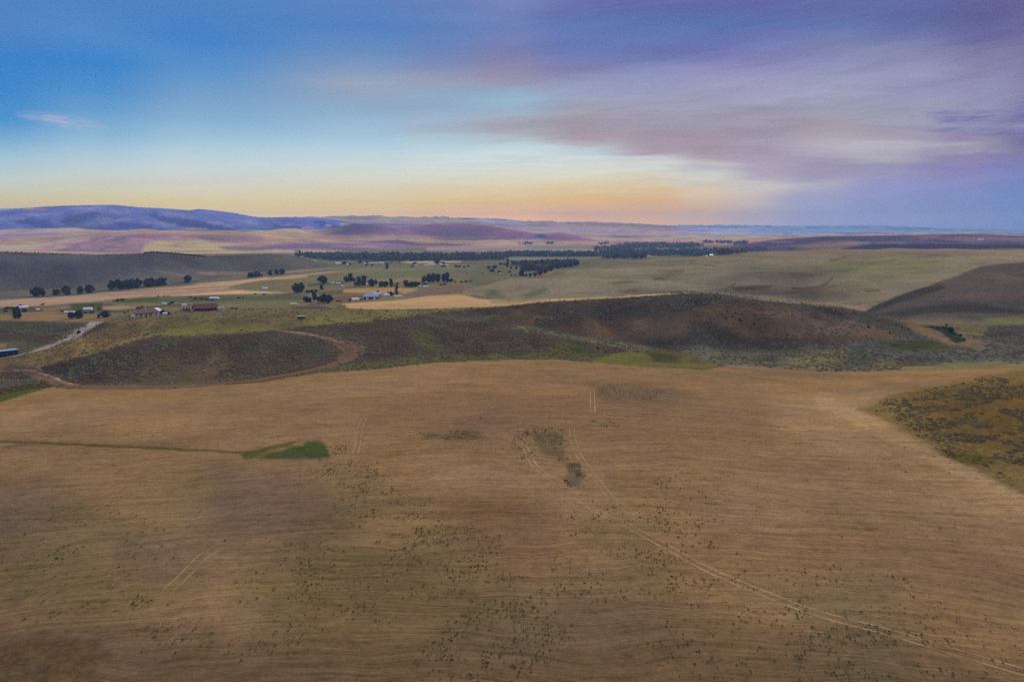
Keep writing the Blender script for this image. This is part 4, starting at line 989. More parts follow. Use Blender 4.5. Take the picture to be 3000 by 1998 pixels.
def make_vars():
    rr = random.Random(3)
    for k in range(6):        # broad cottonwoods: unit ~14 m high, 13 m wide
        lob = []
        for j in range(9):
            a = rr.random()*6.28; q = rr.random()**.6*4.2
            z = rr.uniform(4.0, 11.5); s_ = rr.uniform(1.7, 2.9) * (1.0 - 0.25*abs(z-8)/5)
            lob.append((math.cos(a)*q*(1-0.04*z), math.sin(a)*q, z, s_*1.15, s_*1.15, s_*rr.uniform(.75,1.1)))
        lob.append((0, 0, 6.5, 3.6, 3.6, 5.2)); lob.append((rr.uniform(-2.5, 2.5), rr.uniform(-2, 2), 2.6, 2.4, 2.4, 2.0))
        lob.append((rr.uniform(-1,1), 0, 11.8, 1.9, 1.9, 2.0))
        VAR['broad%d' % k] = (crown_mesh(20+k, lob, 1700, 0.9, 0.6), trunk_mesh(k, 10, .45))
    for k in range(3):        # upright poplars 14 high, 7 wide
        lob = [(rr.uniform(-.6,.6), rr.uniform(-.6,.6), z, rr.uniform(1.5,2.7), rr.uniform(1.5,2.6), 2.2) for z in (2.8, 4.6, 6.5, 8.2, 10, 11.6)] + [(0,0,12.8,1,1,1.3)]
        VAR['tall%d' % k] = (crown_mesh(50+k, lob, 1300, 0.75, 0.4), trunk_mesh(10+k, 11, .35, 3, 1.6))
    for k in range(2):        # conifers 12 high, 5 wide
        lob = [(0, 0, 1.0 + 1.05*j, 2.6*(1-j/11.5), 2.6*(1-j/11.5), 0.65) for j in range(11)]
        VAR['conifer%d' % k] = (crown_mesh(70+k, lob, 1300, 0.55, 0.3, mat='leaf_dark', flat=.3), trunk_mesh(20+k, 11, .22, 0))
    for k in range(3):        # shrubs 3 high, 5 wide
        lob = [(rr.uniform(-1.6,1.6), rr.uniform(-.9,.9), rr.uniform(.7,1.7), rr.uniform(.7,1.3), rr.uniform(.7,1.2), rr.uniform(.6,1.1)) for _ in range(6)]
        VAR['shrub%d' % k] = (crown_mesh(80+k, lob, 420, 0.38, 0.0), trunk_mesh(30+k, 1.6, .10, 4, .9))
    lob = [(rr.uniform(-2,2), rr.uniform(-2,2), z, 1.4, 1.4, 1.3) for z in (7,8,9.5,10.5,11.5,12.6,6)] + [(0,0,3,2.4,2.4,2.8)]
    VAR['sparse0'] = (crown_mesh(95, lob, 620, 0.6, 0.5), trunk_mesh(40, 12, .4, 6, 3.0, 13))
    VAR['red0'] = (crown_mesh(96, [(0,0,3.2,2.6,2.6,2.6),(0.6,0,5,1.8,1.8,1.8)], 500, .55, .4, mat='leaf_red'), trunk_mesh(41, 4, .2))
make_vars()
DIM = {'broad': (12.5, 14.0), 'tall': (6.6, 14.0), 'conifer': (5.4, 12.4), 'shrub': (5.0, 2.6), 'sparse': (7.5, 14.0), 'red': (5.6, 6.6)}
tcount = 0
def plant(kind, u, v, w, h, name, label, cat, group=None, rmin=0, rmax=6000, paler=False):
    global tcount
    p = ground(u, v, rmin, rmax)
    if p is None:
        print('no ground for', name, u, v); return None
    d = math.hypot(p.x, p.y)
    W_, H_ = w * d / 2000.0 * (1.3 if kind == 'broad' else 1.15 if kind == 'tall' else 1.0), h * d / 2000.0
    ks = [k for k in VAR if k.startswith(kind)]
    key = ks[tcount % len(ks)]; tcount += 1
    dw, dh = DIM[kind]
    r = root(name, (p.x, p.y, p.z - 0.1), RND.random() * 6.28, label, cat, group, (W_/dw, W_/dw, H_/dh))
    cm, tm = VAR[key]
    c = bpy.data.objects.new('crown', cm); t = bpy.data.objects.new('trunk', tm)
    for o in (c, t):
        COL.objects.link(o); o.parent = r
    if paler:
        c.data = PALE.setdefault(key, cm.copy()); c.data.materials[0] = MAT['leaf_pale']
    return r
PALE = {}
ORD = ['first','second','third','fourth','fifth','sixth','seventh','eighth','ninth','tenth','eleventh','twelfth','thirteenth','fourteenth','fifteenth','sixteenth','seventeenth','eighteenth','nineteenth','twentieth','twenty-first','twenty-second','twenty-third','twenty-fourth','twenty-fifth','twenty-sixth','twenty-seventh','twenty-eighth']
def row(kind, name, cat, what, where, group, items, **kw):
    items = sorted(items)
    for i, it in enumerate(items):
        pos = 'leftmost' if i == 0 else ('rightmost' if i == len(items) - 1 else ORD[i] + ' from left')
        k = it[4] if len(it) > 4 else kind
        if len(items) == 1: lb = '%s %s' % (what, where)
        elif i in (0, len(items)-1): lb = '%s %s %s' % (pos, what, where)
        else: lb = '%s, %s %s' % (what, pos, where)
        plant(k, it[0], it[1], it[2], it[3], name, lb, cat, group, **kw)

row('broad', 'cottonwood_tree', 'tree', 'dark cottonwood', 'of the spaced row under the grey hill', 'spaced trees at the foot of the grey hill',
    [(102,869,18,20),(112,869,24,25),(128,868,14,17),(167,865,18,16),(194,864,25,23),(236,861,18,21),(262,859,26,22)])
row('broad', 'cottonwood_tree', 'tree', 'tall dark cottonwood', 'of the dense row above the tan strips', 'dense tree row above the tan strip fields',
    [(329,850,20,25),(349,848,27,27),(373,846,24,24),(388,845,23,26),(404,843,24,25),(431,840,24,22),(446,839,26,23),(460,838,20,18),(474,836,26,21)])
row('broad', 'cottonwood_tree', 'tree', 'lone round cottonwood', 'above the right end of the tan strips', None, [(552,828,24,21)])
row('tall', 'cottonwood_tree', 'tree', 'small upright tree', 'of the short row on the far field edge', 'short row on the far field edge',
    [(731,813,12,14),(740,812,13,13),(750,811.6,13,16),(759,810,10,12),(767,809,6,7),(792,806,13,14),(811,804.5,16,15,'broad'),(826,804,17,16,'broad')])
row('broad', 'cottonwood_tree', 'tree', 'big full cottonwood', 'beside the hedge left of the barn', None, [(866,858,26,28),(882,858,26,30)])
row('shrub', 'hedge_shrub', 'shrub', 'dark hedge shrub', 'right of the big pair of cottonwoods', 'hedge right of the big cottonwoods', [(901,858,16,9),(914,857,16,10),(926,856,14,9)])
row('broad', 'cottonwood_tree', 'tree', 'spreading open-crowned cottonwood', 'on the ditch behind the hedge', None, [(948,831,31,24)])
row('tall', 'cottonwood_tree', 'tree', 'small egg-shaped tree', 'below the open-crowned cottonwood', None, [(942,849,12,15)])
row('broad', 'cottonwood_tree', 'tree', 'dark yard tree', 'of the clump beside the red machines', 'trees beside the red machines',
    [(899,886.5,27,18),(922,880,17,24,'tall'),(934,884,18,15),(950,888,26,28),(963,889,24,26)])
row('broad', 'cottonwood_tree', 'tree', 'dark ranch tree', 'of the broken row behind the barn field', 'broken tree row behind the tan barn field',
    [(1014,828,14,19),(1027,825,16,24,'tall'),(1036,827,11,14),(1042,839,12,14),(1051,838,15,28,'tall'),(1066,838,20,30,'tall'),(1087,840,20,24),(1101,834.5,13,17),(1119,841,19,18),(1131,841,20,18),(1146,841,13,25,'tall')])
row('broad', 'cottonwood_tree', 'tree', 'dark round tree', 'between the barn row and the tall grove', 'low trees left of the tall grove',
    [(1188,828,17,8),(1192,840,18,15),(1206,841,22,17),(1218,840,18,16),(1228,838,12,12)])
row('broad', 'cottonwood_tree', 'tree', 'tall grove cottonwood', 'of the tall grove in mid valley', 'tall grove in mid valley',
    [(1243,828,17,21),(1256,828,19,26,'tall'),(1269,828,19,28),(1283,827,18,25,'tall'),(1300,827,16,26),(1310,827,17,29,'tall'),(1322,827,13,12)])
row('shrub', 'valley_shrub', 'shrub', 'low dark shrub', 'at the foot of the tall grove', 'shrubs at the foot of the tall grove', [(1246,837,20,9),(1292,836,14,5),(1302,835,16,6),(1333,828,12,5)])
row('sparse', 'half_bare_tree', 'tree', 'half bare tree with dense lower crown', 'right of the barn', None, [(1162,864,20,37)])
row('broad', 'round_tree', 'tree', 'round dark tree', 'between the white house and the half bare tree', None, [(1145,868,18,14)])
row('conifer', 'conifer_tree', 'tree', 'narrow conifer', 'just right of the small white farmhouse', None, [(1137,865,7,14)])
row('conifer', 'conifer_tree', 'tree', 'dark conifer', 'behind the blue-white barn roof', None, [(1107,860,11,11)])
row('shrub', 'round_shrub', 'shrub', 'round dark shrub', 'against the cream garage', None, [(1027,883,16,9)])
row('broad', 'far_field_tree', 'tree', 'small far tree', 'among the far white farm roofs', 'small trees round the far farm roofs',
    [(1009,775,13,9),(1026,777.5,8,7),(1055,770,14,7),(1075,771,9,7),(1075,780,9,7),(1091,780,8,6),(1170,771,6,5),(1216,775,16,7),(1207,783,12,5),(1280,773,17,12),(1297,773,13,6),(1301,782,18,5),(1335,783,12,6),(1345,784,12,6)])
row('tall', 'cottonwood_tree', 'tree', 'solitary narrow tree', 'in the green field before the far farms', None, [(1134,788,11,16)])
row('broad', 'pasture_tree', 'tree', 'pasture tree', 'left of the dense riverside grove', 'pasture trees left of the riverside grove',
    [(1432,788,12,10),(1450,786.5,20,10),(1441,797,16,9),(1462,799,12,6),(1467,776,14,6),(1487,783,12,24,'tall'),(1478,777,9,6)])
row('shrub', 'pasture_shrub', 'shrub', 'low pasture shrub', 'below the pasture trees', 'low shrubs below the pasture trees',
    [(1360,785,14,6),(1371,783,12,6),(1493,799,14,6),(1498,808.6,10,5),(1511,808.6,8,5),(1415,802,8,3),(1368,802,4,3),(1352,828,16,6),(1366,827,14,6),(1380,826,12,5)])
row('broad', 'grove_edge_tree', 'tree', 'dark tree', 'along the front edge of the riverside grove', 'front edge of the riverside grove',
    [(1528,809,17,20),(1532,811,10,11),(1541,811,9,9),(1553,811,12,11),(1567,810,14,13),(1582,807,15,14),(1598,800,16,14),(1614,794,16,13),(1634,788,18,13),(1655,785,16,13),(1672,783,15,14),(1687,780,15,17),(1512,789,9,9),(1498,788,8,8)])
row('conifer', 'conifer_tree', 'tree', 'small conifer', 'left of the rust-roofed house', 'conifers left of the rust-roofed house',
    [(530,912,5,9),(539,911,7,12),(547,911,8,12),(554,911,8,11),(567,908,12,13,'broad')])
row('red', 'maroon_tree', 'tree', 'dark maroon round tree', 'right of the tan-roofed house', None, [(476,922,15,13)])
row('conifer', 'conifer_tree', 'tree', 'stubby conifer', 'right of the maroon tree', None, [(494,922,13,9)])
row('tall', 'columnar_tree', 'tree', 'dense columnar tree', 'at the left end of the creek flat', None, [(45,935,12,29),(56,935,12,31)])
row('broad', 'creek_tree', 'tree', 'low spreading tree', 'of the clump above the gravel road', 'clump above the gravel road', [(209,933,20,17),(226,933,20,18),(236,932,18,22)])
row('broad', 'creek_tree', 'tree', 'single round tree', 'where the gravel road tops out', None, [(306,930,25,18)])
row('tall', 'creek_tree', 'tree', 'little upright tree', 'left of the round roadside tree', None, [(289,932,8,11)])
row('shrub', 'roadside_shrub', 'shrub', 'oval dark bush', 'at the edge of the gravel road', None, [(230,977,18,9)])
row('shrub', 'roadside_shrub', 'shrub', 'tiny dark bush', 'on the left edge of the gravel road', None, [(191,991,7,4)])
row('shrub', 'roadside_shrub', 'shrub', 'small olive bush', 'on the grass right of the gravel road', None, [(249,986,7,4)])
row('shrub', 'creek_shrub', 'shrub', 'creek-side shrub', 'in the left valley bottom', 'shrubs in the left valley bottom',
    [(20,905,18,6),(36,905,16,6),(71,914,16,9),(124,894,12,5),(182,914,9,4),(62,898,18,5),(268,896,10,5),(290,908,11,7),(345,882,14,7),(358,881,14,7),(15,914,12,5),(270,917,16,6),(365,918,12,5),(375,915,7,4),(250,918,14,5)])
row('shrub', 'field_shrub', 'shrub', 'low field shrub', 'near the white valley roofs', 'shrubs near the white valley roofs',
    [(464,870,7,4),(481,870,9,4),(493,870,6,3),(557,873,10,5),(572,876,12,5),(590,877,14,5),(606,879,14,5),(620,880,12,4),(505,890,12,8),(495,893,10,5),(416,900,8,5),(748,862,10,4),(775,864,16,4),(698,874,14,4),(713,874,8,4),(405,908,16,9)])
row('shrub', 'grass_clump', 'shrub', 'bright green bushy clump', 'on the bench right of the rust-roofed house', None, [(680,905,14,5),(692,905,12,5)])
row('shrub', 'yard_shrub', 'shrub', 'small dark bush', 'beside the long cream shed', None, [(872,888,6,6)])
row('shrub', 'yard_shrub', 'shrub', 'low dark bush', 'under the tan slope below the barn', None, [(966,907,7,5)])
row('shrub', 'hill_shrub', 'shrub', 'dark juniper bush', 'on the brown face of the near ridge', 'dark bushes on the near ridge',
    [(1572,935,7,4),(1620,927,6,5),(1632,932,9,6),(1651,920,7,6),(1760,932,6,6),(1774,935,6,5),(1787,938,7,6),(2131,914,6,7),(2154,919,10,6),(2173,922,9,5),(2125,932,10,6),(2146,928,10,5),(2170,941,14,7),(2208,951,12,5),(2096,871,6,4)], rmin=0, rmax=660)
row('shrub', 'gully_shrub', 'shrub', 'dark gully bush', 'above the green knoll', 'bushes above the green knoll', [(1752,1022,13,7),(1774,1032,11,6),(1797,1028,10,5),(1816,1027,9,5)], rmax=660)
row('shrub', 'slope_shrub', 'shrub', 'scattered dark bush', 'down the right shoulder of the near ridge', 'bushes on the right shoulder of the ridge',
    [(2348,937,5,5),(2404,901,6,4),(2382,898,5,4),(2466,941,6,4),(2544,959,12,6),(2607,978,6,8),(2641,963,7,6),(2661,967,7,6),(2624,954,5,4),(2437,903,6,3)], rmax=700)
row('broad', 'willow_bush', 'shrub', 'dark willow bush', 'along the right-hand draw', 'willows along the right-hand draw', [(2786,972,20,13),(2748,962,16,6,'shrub'),(2766,963,14,7,'shrub'),(2813,986,14,9,'shrub'),(2824,996,12,6,'shrub'),(2730,958,12,4,'shrub')], rmax=900)
plant('sparse', 2772, 962, 12, 13, 'pale_tree', 'small pale grey tree standing over the dark willows', 'tree', rmax=900, paler=True)
# junipers on the skyline of the grey hill
def crest_v(u):
    return float(np.interp(u, [0,191,287,411,446,510,600,750,871], [737,745,749,743,738.6,742,751,748,756]))
row('shrub', 'juniper_bush', 'shrub', 'tiny dark juniper', 'spaced along the left skyline of the grey hill', 'spaced junipers on the grey hill skyline',
    [(u, crest_v(u)+1.5, w, 3.4) for u, w in [(20,5),(47,6),(64,5),(102,5),(112,5),(126,5),(134,4),(146,5),(155,6),(165,5),(184,6),(192,4),(200,4),(210,5),(236,4),(313,7),(358,5)]], rmin=1300, rmax=1600)
for i in range(27):
    u = 424 + i * 6.8
    plant('shrub', u, crest_v(u)+1.6, 8.5, 4.0, 'juniper_bush', 'dark juniper in the unbroken hedge-like line on the grey hill crest', 'shrub', 'hedge-like juniper line on the grey hill crest', 1300, 1700)

# ------------------------------------------------------------------ low growing stuff (one mesh each)
def scatter_mesh(name, pts, rad, hgt_k, mat, label, nf=6, seed=1):
    """many small lumps of ragged leaf faces as one ground-cover mesh"""
    rs = np.random.RandomState(seed)
    n = len(pts); pts = np.asarray(pts)
    z = hgt_v(pts[:, 0], pts[:, 1])
    base = np.stack([pts[:, 0], pts[:, 1], z], -1)
    V = []; F = []
    ang = rs.rand(n, nf) * 6.283
    lean = rs.rand(n, nf)
    for k in range(nf):
        a = ang[:, k]; d = np.stack([np.cos(a), np.sin(a), np.zeros(n)], -1); e = np.stack([-np.sin(a), np.cos(a), np.zeros(n)], -1)
        r = (rad * (0.6 + 0.6 * rs.rand(n)))[:, None]; h = r * hgt_k
        up = np.array([0, 0, 1.0])
        c = base + d * r * 0.35
        p0 = c - e * r * 0.5 - up * 0.05; p1 = c + e * r * 0.5 - up * 0.05
        p2 = c + e * r * 0.45 + d * r * lean[:, k:k+1] * 0.6 + up * h * (0.7 + .5*rs.rand(n, 1)); p3 = c - e * r * 0.4 - d * r * 0.3 * rs.rand(n, 1) + up * h * (0.6 + .5*rs.rand(n, 1))
        o = len(V) * n
        V += [p0, p1, p2, p3]
        i = np.arange(n)
        F.append(np.stack([i + o, i + o + n, i + o + 2*n, i + o + 3*n], -1))
    me = mesh_from(name, np.concatenate(V), np.concatenate(F)); me.materials.append(MAT[mat])
    o = bpy.data.objects.new(name, me); COL.objects.link(o)
    tag(o, label, kind='stuff')
    return o
def lumps(name, pts, rad, mat, label, hk=0.75, seed=1):
    rs = np.random.RandomState(seed)
    n = len(pts); pts = np.asarray(pts)
    z = hgt_v(pts[:, 0], pts[:, 1])
    m = 7
    a = np.linspace(0, 2*np.pi, m, endpoint=False)
    rings = [(1.0, -0.1), (0.95, 0.4), (0.5, 0.9)]
    V = []
    for rk, zk in rings:
        j = 0.75 + 0.5 * rs.rand(n, m)
        x = pts[:, 0:1] + rad[:, None] * rk * j * np.cos(a)[None]
        y = pts[:, 1:2] + rad[:, None] * rk * j * np.sin(a)[None]
        zz = z[:, None] + rad[:, None] * hk * (zk + 0.25 * (rs.rand(n, m) - .5) * (zk > 0))
        V.append(np.stack([x, y, zz], -1))
    V = np.concatenate(V, 1)           # n, 3m, 3
    top = np.stack([pts[:, 0], pts[:, 1], z + rad * hk], -1)[:, None]
    V = np.concatenate([V, top], 1)
    s_ = 3*m + 1
    q = []
    for k in range(2):
        for i in range(m):
            q.append((k*m+i, k*m+(i+1) % m, (k+1)*m+(i+1) % m, (k+1)*m+i))
    for i in range(m):
        q.append((2*m+i, 2*m+(i+1) % m, 3*m, 3*m))
    q = np.array(q)
    tri = q[2*m:][:, :3]; q = q[:2*m]
    allq = (np.arange(n)[:, None, None]*s_ + q[None]).reshape(-1, 4)
    allt = (np.arange(n)[:, None, None]*s_ + tri[None]).reshape(-1, 3)
    me = bpy.data.meshes.new(name)
    Vf = V.reshape(-1, 3).astype(np.float32)
    me.vertices.add(len(Vf)); me.vertices.foreach_set('co', Vf.ravel())
    li = np.concatenate([allq.ravel(), allt.ravel()]).astype(np.int32)
    ls = np.concatenate([np.arange(0, allq.size, 4), allq.size + np.arange(0, allt.size, 3)]).astype(np.int32)
    me.loops.add(len(li)); me.loops.foreach_set('vertex_index', li)
    me.polygons.add(len(ls)); me.polygons.foreach_set('loop_start', ls)
    me.update(calc_edges=True); me.materials.append(MAT[mat])
    o = bpy.data.objects.new(name, me); COL.objects.link(o)
    tag(o, label, kind='stuff')
    return o
rs = np.random.RandomState(42)
def sample_sector(n, r0, r1, a0, a1):
    r = np.sqrt(rs.rand(n) * (r1*r1 - r0*r0) + r0*r0); t = np.radians(rs.rand(n) * (a1 - a0) + a0)
    return r, t
def at_grid(A, r, t):
    return A[np.rint(np.interp(t, TH, np.arange(NTH))).astype(int), np.rint(np.interp(r, R, np.arange(NR))).astype(int)]
r_, t_ = sample_sector(95000, 330, 760, -39, 39)
sg_ = at_grid(DET[..., 1], r_, t_); sgm = at_grid(SEG, r_, t_)
x_, y_ = r_*np.sin(t_), r_*np.cos(t_)
cl_ = fbm(x_, y_, 14.0, 3, .6, 2.2)
keep = (sgm >= 6) & (rs.rand(len(r_)) < np.clip(sg_ * (0.75 + 1.4*cl_), 0, 1))
print('sage', keep.sum())
P_ = np.stack([x_[keep], y_[keep]], -1)
lumps('sagebrush', P_, 0.45 + 0.75*rs.rand(len(P_))**2, 'sage', 'grey-green sagebrush carpeting the slopes behind the mown field', .7, 5)
# darker brush on the near right knoll
kn = []
for (u, v, ru, rv, n) in [(2700,1180,60,14,130),(2790,1150,70,14,150),(2900,1125,70,16,170),(2720,1200,110,26,260),(2860,1200,110,40,420),(2960,1180,60,60,320),(2800,1260,130,30,260),(2940,1280,90,40,330),(2860,1310,120,30,150),(2960,1340,80,26,170),(2700,1230,70,26,90),(2980,1240,50,40,170),(2640,1180,50,12,40),(2900,1380,100,22,60),(2600,1200,60,20,25)]:
    for _ in range(int(n*2.2)):
        a = rs.rand()*6.283; q = rs.rand()**.5 + .2*abs(rs.normal())
        p = ground(u + ru*q*math.cos(a), v + rv*q*math.sin(a), 0, 500)
        if p is not None and at_grid(DET[..., 0], np.array([math.hypot(p.x,p.y)]), np.array([math.atan2(p.x,p.y)]))[0] < .4:
            kn.append((p.x + rs.normal()*1.2, p.y + rs.normal()*1.2))
kn = np.array(kn)
ck = fbm(kn[:,0], kn[:,1], 9.0, 3, .6, 6.1) > -0.12
kn = kn[ck]
lumps('knoll_brush', kn, 0.22 + 0.45*rs.rand(len(kn))**2, 'sage2', 'dark sage clumps scattered over the golden knoll at the right edge', .7, 6)
# green weeds in the mown field
wd = []
for (u, v, ru, rv, n) in [(1010,1387,70,30,110),(1120,1480,112,55,230),(1320,1610,112,60,260),(1056,1680,156,110,270),(1424,1740,145,50,160),(1468,1868,145,80,230),(1390,1940,140,60,120),(1826,1540,124,72,210),(1792,1680,158,66,210),(2016,1510,66,56,80),(2040,1656,90,90,130),(2396,1735,223,56,180),(2518,1812,190,66,150),(2518,1926,168,70,260),(2840,1900,130,70,70),(2100,1880,150,90,90),(222,1556,178,78,170),(130,1700,134,90,90),(806,1744,94,134,170),(412,1762,34,18,25),(490,1856,67,22,32),(1592,1306,68,40,420),(1682,1394,30,38,230),(1324,1276,86,12,150),(1845,1148,90,18,150),(1770,1245,50,18,80),(986,1316,30,14,45),(1005,1378,105,20,80),(1960,1420,60,20,40),(700,1870,200,60,60),(300,1640,150,40,60),(1230,1560,30,20,30)]:
    for _ in range(int(n*2.4)):
        a = rs.rand()*6.283; q = rs.rand()**.5 * (1.25 if ru > 60 else 1.0) + abs(rs.normal())*.15*(ru > 60)
        p = ground(u + ru*q*math.cos(a), v + rv*q*math.sin(a), 0, 420)
        if p is not None: wd.append((p.x + rs.normal()*.6, p.y + rs.normal()*.6))
wd = np.array(wd)
wd = wd[fbm(wd[:,0], wd[:,1], 7.0, 3, .6, 4.4) > -0.12]
r_, t_ = sample_sector(700, 108, 330, -41, 41)
wx = np.stack([r_*np.sin(t_), r_*np.cos(t_)], -1)
wd = np.concatenate([wd, wx[(fbm(wx[:,0], wx[:,1], 40.0, 4, .6, 9.4) > 0.02) & (at_grid(DET[..., 0], r_, t_) > .8)]])
rw = (0.08 + 0.27*rs.rand(len(wd))**2.4) * (0.75 + 0.5*np.hypot(wd[:,0], wd[:,1])/300)
scatter_mesh('field_weeds', wd, rw, 0.8, 'weed', 'dark green weed tufts dotted in drifts over the mown field', 7, 3)
# a few brighter straw wisps left by the mower
r_, t_ = sample_sector(16000, 110, 330, -41, 41)
x_, y_ = r_*np.sin(t_), r_*np.cos(t_)
kp = at_grid(DET[..., 0], r_, t_) > .8
Q_ = np.stack([x_[kp], y_[kp]], -1)
scatter_mesh('straw_wisps', Q_, (0.15 + 0.2*rs.rand(len(Q_))), 0.35, 'straw', 'loose pale straw lying over the mown field', 3, 9)

# riverside woods far away read as one mass
def wood(name, polys, label, dens, hh, mat='leaf_far', rmin=1500):
    V, F, o = [], [], 0
    rr = np.random.RandomState(17)
    for poly, n in polys:
        P = np.array(poly); k = 0; tries = 0
        while k < n and tries < n*20:
            tries += 1
            u = rr.uniform(P[:,0].min(), P[:,0].max()); v = rr.uniform(P[:,1].min(), P[:,1].max())
            ins = False
            for i in range(len(P)):
                x0, y0 = P[i]; x1, y1 = P[(i+1) % len(P)]
                if (y0 > v) != (y1 > v) and u < (x1-x0)*(v-y0)/(y1-y0)+x0: ins = not ins
            if not ins: continue
            p = ground(u, v, rmin, 6000)
            if p is None: continue
            k += 1
            H_ = hh * rr.uniform(.65, 1.25); W_ = H_ * rr.uniform(.38, .6)
            nl = 26
            d = rr.normal(size=(nl, 3)); d /= np.linalg.norm(d, axis=1)[:, None]
            c = np.array([p.x, p.y, p.z + H_*0.52]) + d * np.array([W_, W_, H_*.48]) * (rr.rand(nl, 1)**.4)
            a = rr.normal(size=(nl, 3)); a /= np.linalg.norm(a, axis=1)[:, None]
            b = np.cross(a, rr.normal(size=(nl, 3))); b /= np.linalg.norm(b, axis=1)[:, None]
            s = H_ * 0.17 * (0.6 + rr.rand(nl, 1))
            q = np.stack([c - a*s, c + b*s*.8, c + a*s, c - b*s*.8], 1).reshape(-1, 3)
            V.append(q); F.append(np.arange(nl*4).reshape(-1, 4) + o); o += nl*4
    me = mesh_from(name, np.concatenate(V), np.concatenate(F)); me.materials.append(MAT[mat])
    ob = bpy.data.objects.new(name, me); COL.objects.link(ob); tag(ob, label, kind='stuff')
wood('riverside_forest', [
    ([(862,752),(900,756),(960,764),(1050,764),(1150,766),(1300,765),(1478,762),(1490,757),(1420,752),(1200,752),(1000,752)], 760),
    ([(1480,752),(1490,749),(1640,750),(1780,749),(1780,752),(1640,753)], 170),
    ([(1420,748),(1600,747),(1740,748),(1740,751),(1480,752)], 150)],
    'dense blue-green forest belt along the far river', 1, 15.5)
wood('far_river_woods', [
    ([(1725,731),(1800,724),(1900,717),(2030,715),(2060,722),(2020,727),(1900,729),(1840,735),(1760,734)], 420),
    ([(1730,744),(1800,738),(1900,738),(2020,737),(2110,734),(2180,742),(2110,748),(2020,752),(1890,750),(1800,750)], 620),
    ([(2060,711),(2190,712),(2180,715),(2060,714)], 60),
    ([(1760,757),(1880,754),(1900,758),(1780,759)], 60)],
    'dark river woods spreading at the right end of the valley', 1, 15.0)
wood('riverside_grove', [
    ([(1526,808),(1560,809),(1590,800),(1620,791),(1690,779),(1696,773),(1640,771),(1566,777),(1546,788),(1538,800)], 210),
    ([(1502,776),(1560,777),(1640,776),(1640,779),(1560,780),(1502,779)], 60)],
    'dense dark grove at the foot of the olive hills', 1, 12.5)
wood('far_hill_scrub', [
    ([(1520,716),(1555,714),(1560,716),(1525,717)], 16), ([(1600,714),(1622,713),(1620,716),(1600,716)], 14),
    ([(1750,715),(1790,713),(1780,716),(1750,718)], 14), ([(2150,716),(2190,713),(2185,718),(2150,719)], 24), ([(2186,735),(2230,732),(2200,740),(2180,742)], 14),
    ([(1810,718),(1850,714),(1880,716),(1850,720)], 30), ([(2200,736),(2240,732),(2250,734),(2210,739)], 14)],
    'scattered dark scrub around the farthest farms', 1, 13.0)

# ------------------------------------------------------------------ buildings and vehicles
def house(name, label, u, v, wpx, hpx, depth, wall, roof, yaw=0.0, cat='building', group=None, roof_h=0.45, parts='wd', hip=0.0, rmax=6000, rmin=0, eave=.5, flat=False):
    p = ground(u, v, rmin, rmax)
    if p is None:
        print('no ground', name, u, v); return
    d = math.hypot(p.x, p.y); w = wpx*d/2000; h = max(hpx*d/2000, 2.2)
    face = -math.atan2(p.x, p.y) + yaw
    q = p + Vector((math.sin(math.atan2(p.x,p.y)), math.cos(math.atan2(p.x,p.y)), 0)) * depth/2
    zb = min(hgt(q.x, q.y), p.z)
    r = root(name, (q.x, q.y, p.z), face, label, cat, group)
    x, y = w/2, depth/2
    rh = h*roof_h if not flat else 0.25; wh = h - rh
    wb = MB(); wb.box(-x, x, -y, y, zb - p.z - 1.2, wh)
    if not flat and hip == 0:
        for sx in (-x, x):
            t = 0.02 if sx > 0 else -0.02
            wb.add([(sx,-y,wh),(sx,y,wh),(sx,0,h-.12),(sx-t*10,-y,wh),(sx-t*10,y,wh),(sx-t*10,0,h-.12)], [(0,1,2),(3,5,4),(0,3,4,1),(1,4,5,2),(2,5,3,0)])
    wb.build('wall', MAT[wall], r)
    rb = MB(); th = 0.18; e = eave
    if flat:
        rb.box(-x-e, x+e, -y-e, y+e, wh, wh+rh)
    else:
        xi = x - hip*y
        for s_ in (-1, 1):
            A = [(-x-e, s_*(y+e), wh-.12), (x+e, s_*(y+e), wh-.12), (xi+ (e if hip==0 else 0), 0, h), (-xi-(e if hip==0 else 0), 0, h)]
            B = [(a, b, c+th) for a, b, c in A]
            F = [(0,1,2,3),(4,7,6,5),(0,4,5,1),(1,5,6,2),(2,6,7,3),(3,7,4,0)]
            if s_ > 0: F = [f[::-1] for f in F]
            rb.add(A+B, F)
        if hip:
            for s_ in (-1, 1):
                A = [(s_*(x+e), -y-e, wh-.12), (s_*(x+e), y+e, wh-.12), (s_*xi, 0, h)]
                B = [(a, b, c+th) for a, b, c in A]
                rb.add(A+B, [(0,1,2),(3,5,4),(0,3,4,1),(1,4,5,2),(2,5,3,0)])
    rf = rb.build('roof', MAT[roof], r)
    n = max(1, int(w/4.0))
    if 'w' in parts:
        for k in range(n):
            cx = -x + (k+.5)*w/n
            if 'd' in parts and k == n//2: continue
            m = MB(); m.box(cx-.7, cx+.7, -y-.06, -y+.02, wh*.35, wh*.75); m.build('window', MAT['glass'], r)
    if 'd' in parts:
        cx = -x + (n//2+.5)*w/n
        m = MB(); m.box(cx-.55, cx+.55, -y-.06, -y+.02, 0.0, min(2.1, wh*.85)); m.build('door', MAT['door'], r)
    if 'g' in parts:      # big garage openings
        for cx in ((-x*.55), (x*.45)):
            m = MB(); m.box(cx-1.5, cx+1.5, -y-.06, -y+.02, 0.0, min(3.0, wh*.85)); m.build('garage_door', MAT['wall_white'], r)
    if 'c' in parts:
        m = MB(); m.box(-.5, .5, 0.3, 1.3, h-1.2, h+1.1); m.build('chimney', MAT['wall_white'], rf)
    return r, w, wh, h, y
